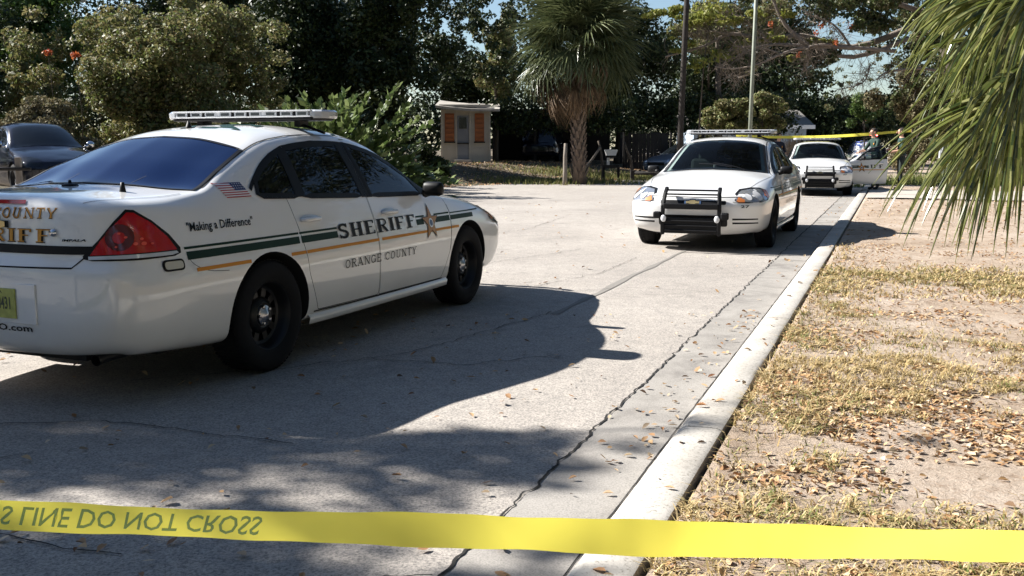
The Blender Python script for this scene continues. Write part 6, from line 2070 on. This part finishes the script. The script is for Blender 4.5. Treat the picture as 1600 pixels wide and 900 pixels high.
# dark posts and guard rail before the dark car
for i, px in enumerate((29, -60)):
    a = at(px, 262, 20)
    o = empty('guard_post', (a[0], 20, gz(a[0], 20))); tag(o, ('short grey post with a rail in front of the dark parked car', 'short grey post just outside the left edge holding the same rail')[i], 'post')
    m = MB(); m.rbox((0, 0, .55), (.10, .10, 1.15), .012); m.build('shaft', M['wood_grey'], o)
a = at(-90, 264, 19.9); b = at(48, 264, 19.9)
o = empty('guard_rail', (a[0], 19.9, a[2])); tag(o, 'dark horizontal rail crossing in front of the dark parked car', 'rail')
m = MB(); m.tube([(0, 0, 0), (b[0] - a[0], 0, .0)], .035, 8); m.build('bar', M['wood_dark'], o, True)

# white fence on the right
a = at(1470, 270, 34.2)[0]
f_ = board_fence('white_fence', a, a + 9, 34.2, 1.36, .15, M['white_wood'], 'white vertical board fence at the right edge behind the palm fronds', .014, z0=gz(a + 2, 34.2))

# ------------------------------------------------------------------ vehicles
pc = patrol_car()
set_pose(pc, -1.735, 7.49, 22.3)
pc.scale = (.995, .995, 1.0)
tag(pc, 'large white sheriff patrol car in front, seen from its rear right corner', 'patrol car', 'white sheriff patrol cars on the street')
pc2 = copy_tree(pc); set_pose(pc2, 3.206, 14.936, 201.8); pc2.scale = (1, 1, 1)
tag(pc2, 'white sheriff patrol car facing the camera by the kerb with a black push bumper', 'patrol car', 'white sheriff patrol cars on the street')
pc3 = patrol_car(True); set_pose(pc3, 8.946, 29.36, 194.6)
tag(pc3, 'far white sheriff patrol car with its driver door standing open', 'patrol car', 'white sheriff patrol cars on the street')
suv = civil_car('suv', M['white_paint']); suv.name = 'patrol_suv'
c = at(1352, 240, 62); set_pose(suv, c[0], 62, 192); tag(suv, 'distant white patrol suv with lit blue and red roof lights behind the officers', 'patrol suv')
light_bar(suv, .05, 1.98, .66, True)
dc = civil_car('sedan', M['dark_paint'], True); c = at(-8, 240, 24); set_pose(dc, c[0] + .75, 24.6, 140, gz(c[0], 24.6) + .05); dc.scale = (1.05, 1.06, 1.22)
tag(dc, 'dark blue car with chrome window trim parked at the far left', 'car')
ds = civil_car('suv', M['dark_paint']); c = at(855, 250, 50.5); set_pose(ds, c[0], 51, 12, gz(c[0], 51)); tag(ds, 'dark suv parked nose in under the shaded carport', 'suv')
gc = civil_car('sedan', M['grey_paint']); c = at(1050, 260, 44); set_pose(gc, c[0] + 1.0, 46.5, 222, 0); tag(gc, 'grey blue car whose nose shows left of the middle patrol car', 'car')

# ------------------------------------------------------------------ people
M['skin'] = simple('skin', (.50, .29, .20), .55)
M['uniform'] = simple('dark green uniform shirt', (.012, .040, .030), .8, noise=.3, nscale=12)
M['uniform_pant'] = simple('dark green uniform trousers', (.016, .024, .022), .8, noise=.3, nscale=12)
M['navy'] = simple('dark navy clothing', (.010, .012, .028), .8)
M['hair'] = simple('short dark hair', (.03, .02, .015), .8)
M['boot'] = simple('black boots', (.01, .01, .01), .4)
def person(loc, yaw, arms, label, shirt, pants, lean=0, head_turn=0, hair='hair'):
    """arms: two lists of (x,y,z) elbow, wrist in body space: +Y is forward, X to its right"""
    root = empty('person', loc, yaw); tag(root, label, 'person')
    V = [(0, 0, .98), (0, 0, 1.14), (0, .005, 1.30), (0, .0, 1.44), (0, .01, 1.52), (0, .03, 1.585), (0, .045, 1.67), (0, .03, 1.755)]
    Rr = [(.165, .115), (.15, .105), (.175, .12), (.13, .085), (.058, .058), (.062, .07), (.078, .098), (.060, .075)]
    E_ = [(i, i + 1) for i in range(7)]
    mats = ['s'] * 4 + ['k'] * 4
    for s_, (el, wr) in zip((-1, 1), arms):
        b = len(V); V += [(s_ * .185, 0, 1.425), el, wr, tuple(np.array(wr) + (np.array(wr) - np.array(el)) * .30)]
        Rr += [(.066, .066), (.047, .047), (.033, .033), (.030, .018)]; E_ += [(3, b), (b, b + 1), (b + 1, b + 2), (b + 2, b + 3)]
        # fingers and thumb
        w_ = np.array(V[-1]); d = (np.array(wr) - np.array(el)); d /= np.linalg.norm(d); sd = np.cross(d, [0, 0, 1]); sd /= np.linalg.norm(sd) + 1e-6
        for q in range(4):
            b2 = len(V); V += [tuple(w_ + sd * (q - 1.5) * .02 + d * .035), tuple(w_ + sd * (q - 1.5) * .021 + d * (.075 + .008 * (q in (1, 2))) + np.array([0, 0, -.02]))]
            Rr += [(.009, .009), (.008, .008)]; E_ += [(b + 3, b2), (b2, b2 + 1)]
        b2 = len(V); V += [tuple(w_ + sd * .045 + d * .0), tuple(w_ + sd * .055 + d * .03)]; Rr += [(.010, .010), (.009, .009)]; E_ += [(b + 3, b2), (b2, b2 + 1)]
    for s_ in (-1, 1):
        b = len(V); V += [(s_ * .095, 0, .90), (s_ * .11, .02, .50), (s_ * .115, -.01, .10), (s_ * .12, .05, .045), (s_ * .13, .15, .035)]
        Rr += [(.095, .10), (.062, .065), (.046, .05), (.045, .05), (.045, .035)]; E_ += [(0, b), (b, b + 1), (b + 1, b + 2), (b + 2, b + 3), (b + 3, b + 4)]
    V = [(x, y + lean * max(0, z - .95), z - abs(lean) * .1 * max(0, z - .95)) for x, y, z in V]
    me = bpy.data.meshes.new('figure'); me.from_pydata(V, E_, []); me.update()
    o = bpy.data.objects.new('figure', me); col.objects.link(o)
    o.modifiers.new('s', 'SKIN'); sv = me.skin_vertices[0].data
    for i, r_ in enumerate(Rr): sv[i].radius = r_
    sv[0].use_root = True
    sb = o.modifiers.new('ss', 'SUBSURF'); sb.levels = 2
    bpy.context.view_layer.update()
    m2 = bpy.data.meshes.new_from_object(o.evaluated_get(bpy.context.evaluated_depsgraph_get()))
    bpy.data.objects.remove(o)
    for k in (shirt, pants, M['skin'], M['boot']): m2.materials.append(k)
    sk = [np.array(V[8 + 2]) if False else None]
    arm_idx = [8, 8 + 4 + 10]
    hands = []
    for s_i, (el, wr) in enumerate(arms):
        e2 = np.array((el[0], el[1] + lean * max(0, el[2] - .95), el[2])); w2_ = np.array((wr[0], wr[1] + lean * max(0, wr[2] - .95), wr[2])); hands.append((e2, w2_))
    for p_ in m2.polygons:
        p_.use_smooth = True
        c = np.array(p_.center); k = 0
        if c[2] < .98: k = 1
        if c[2] < .13: k = 3
        if c[2] > 1.50 and abs(c[0]) < .16: k = 2
        for e2, w2_ in hands:
            t = np.dot(c - e2, w2_ - e2) / np.dot(w2_ - e2, w2_ - e2)
            dist = np.linalg.norm(c - (e2 + (w2_ - e2) * t))
            if t > .15 and dist < .12 and t < 2.2 and (abs(c[0]) > .15 or c[1] > .16): k = 2
        p_.material_index = k
    body = link(bpy.data.objects.new('body', m2), root)
    hy = lean * .72
    m = MB(); m.ell((0, .022 + hy, 1.70), (.086, .108, .088), 16, 10)
    m.v = [p for p in m.v]
    hv = [(x, y, z) for x, y, z in m.v]
    m.v = [(x, y - .012, z) if not (y > .06 + hy and z < 1.74) else (x * .9, .075 + hy, z + .02) for x, y, z in hv]
    m.build('hair', M[hair], root, True)
    for s_ in (-1, 1):
        m = MB(); m.ell((s_ * .03, .128 + hy, 1.675), (.014, .008, .007), 8, 6); m.build('eye', M['boot'], root, True)
        m = MB(); m.ell((s_ * .085, .03 + hy, 1.665), (.012, .022, .034), 8, 6); m.build('ear', M['skin'], root, True)
    m = MB(); m.ell((0, .142 + hy, 1.645), (.013, .02, .024), 8, 6); m.build('nose', M['skin'], root, True)
    m = MB(); m.lathe([(.172, -.025), (.180, -.02), (.180, .02), (.172, .025)], c=(0, 0, 1.0), seg=24); m.v = [(x, y * .72, z) for x, y, z in m.v]; m.build('belt', M['boot'], root, True)
    m = MB(); m.rbox((.17, 0, .92), (.05, .07, .16), .015); m.build('holster', M['boot'], root)
    m = MB(); m.ell((-.08, .115 + .35 * lean, 1.33), (.022, .008, .028), 10, 6); m.build('badge', M['gold'], root, True)
    return root
ox, oy = 10.62, 29.15
person((ox, oy, gz(ox, oy)), R(105), [((-.26, .18, 1.16), (-.12, .42, 1.12)), ((.26, .20, 1.15), (.14, .44, 1.10))],
       'dark haired officer in dark green uniform leaning over the open patrol car door', M['uniform'], M['uniform_pant'], .16)
ox, oy = 11.25, 28.9
person((ox, oy, gz(ox, oy)), R(80), [((-.25, .05, 1.14), (-.20, .30, 1.10)), ((.27, .06, 1.15), (.16, .30, 1.16))],
       'officer in green shirt standing upright by the palm fronds, forearm held forward', M['uniform'], M['uniform_pant'], .02)
c = at(1216, 210, 33)
person((c[0], 33, gz(c[0], 33)), R(200), [((-.27, .02, 1.14), (-.24, .20, .98)), ((.27, .02, 1.14), (.24, .20, .98))],
       'person in dark navy clothing glimpsed between the middle and far patrol cars', M['navy'], M['navy'], .05)

# ------------------------------------------------------------------ barrier tape
def m_tape(name, c, tr, clear=0):
    m, t, b = nodes(name)
    b.inputs['Base Color'].default_value = (*c, 1); b.inputs['Roughness'].default_value = .35; b.inputs['Specular IOR Level'].default_value = .4
    t_ = t.nodes.new('ShaderNodeBsdfTranslucent'); t_.inputs['Color'].default_value = (*c, 1)
    ms = t.nodes.new('ShaderNodeMixShader'); ms.inputs[0].default_value = tr
    t.links.new(b.outputs[0], ms.inputs[1]); t.links.new(t_.outputs[0], ms.inputs[2])
    if clear:
        tp_ = t.nodes.new('ShaderNodeBsdfTransparent'); m2 = t.nodes.new('ShaderNodeMixShader'); m2.inputs[0].default_value = clear
        t.links.new(ms.outputs[0], m2.inputs[1]); t.links.new(tp_.outputs[0], m2.inputs[2]); ms = m2
    t.links.new(ms.outputs[0], t.nodes['Material Output'].inputs[0])
    return m
M['tape'] = m_tape('yellow barrier tape', (.97, .86, .13), .68)
M['tape_ink'] = m_tape('worn dark green tape print', (.13, .27, .19), .4, .18)
M['tape_faint'] = m_tape('overexposed tape print', (.90, .80, .14), .6, .82)  # paler ink, overexposure put into its colour
ctr = [(-900, 752, 3.1), (-400, 782, 2.65), (0, 805, 2.32), (200, 813, 2.26), (400, 822, 2.20), (600, 826, 2.14), (800, 833, 2.09), (1000, 841, 2.04), (1200, 845, 2.04), (1400, 850, 2.08), (1580, 854, 2.16), (1900, 858, 2.35), (2350, 850, 2.9)]
TC = np.array([at(*q) for q in ctr]); TPX = np.array([q[0] for q in ctr], float)
def tape_pt(px, v):
    """v across the band, -1 low edge .. 1 high edge"""
    c = np.array([np.interp(px, TPX, TC[:, k]) for k in range(3)])
    # smooth the polyline a little
    for dlt in (-60, 60): c = c + np.array([np.interp(px + dlt, TPX, TC[:, k]) for k in range(3)])
    c /= 3
    tw = -.20 - .10 * math.sin(px * .0045 + .5) + .06 * math.sin(px * .013)
    up_ = np.array([0, math.sin(tw), math.cos(tw)]) * 1.13
    rip = .0035 * math.sin(px * .021) * v + .002 * math.sin(px * .05 + v * 2)
    return c + up_ * .0375 * v + np.array([0, rip, 0])
tp = empty('barrier_tape', tuple(tape_pt(-900, 0))); tag(tp, 'yellow barrier tape with slanted lettering stretched across the foreground', 'barrier tape')
org = np.array(tp.location)
pxs = np.arange(-900, 2351, 12); vv = np.linspace(-1, 1, 7)
V = [tuple(tape_pt(a, b) - org) for a in pxs for b in vv]; n7 = len(vv)
F = [(i * n7 + j, (i + 1) * n7 + j, (i + 1) * n7 + j + 1, i * n7 + j + 1) for i in range(len(pxs) - 1) for j in range(n7 - 1)]
mk('band', V, F, M['tape'], tp, True)
def tape_text(txt, x0, x1, mat):
    Vt, Ft = font_polys(txt, x0, x1, .66, -.66, -.45, .01)   # upside down: the band hangs flipped
    bm_ = bmesh.new(); bv = [bm_.verts.new((a, b * 100, 0)) for a, b in Vt]
    for f in Ft:
        try: bm_.faces.new([bv[i] for i in f])
        except ValueError: pass
    vs = [tuple(tape_pt(q.co.x, q.co.y / 100) + np.array([0, -.0010, -.0007]) - org) for q in bm_.verts]
    bm_.verts.index_update(); fs = [[q.index for q in f.verts] for f in bm_.faces]; bm_.free()
    o = mk('tape_lettering', vs, fs, mat, tp); return o
tape_text("SHERIFF'S LINE DO NOT CROSS", -140, 412, M['tape_ink'])
# posts outside the picture that the near tape is tied to
for px, lab in ((-900, 'wooden stake holding the left end of the near yellow tape'), (2350, 'wooden stake holding the right end of the near yellow tape')):
    c = tape_pt(px, 0); g_ = gz(c[0], c[1])
    o = empty('stake', (c[0], c[1], g_)); tag(o, lab, 'stake'); m = MB(); m.box((0, 0, .45), (.05, .05, 1.3)); m.build('shaft', M['wood_grey'], o)
# far tape
a, b = np.array(at(1150, 213, 32.0)), np.array(at(1424, 204, 32.0))
V = []; k = 40
for i in range(k + 1):
    f = i / k; c = a + (b - a) * f - np.array([0, 0, .10 * math.sin(PI * f)])
    tw = .5 * math.sin(f * 9)
    u = np.array([0, math.sin(tw), math.cos(tw)]) * .045
    V += [tuple(c - u - a), tuple(c + u - a)]
o = empty('barrier_tape', tuple(a)); tag(o, 'thin yellow barrier tape strung across the street behind the far patrol car', 'barrier tape')
mk('band', V, [(2 * i, 2 * i + 2, 2 * i + 3, 2 * i + 1) for i in range(k)], M['tape'], o, True)
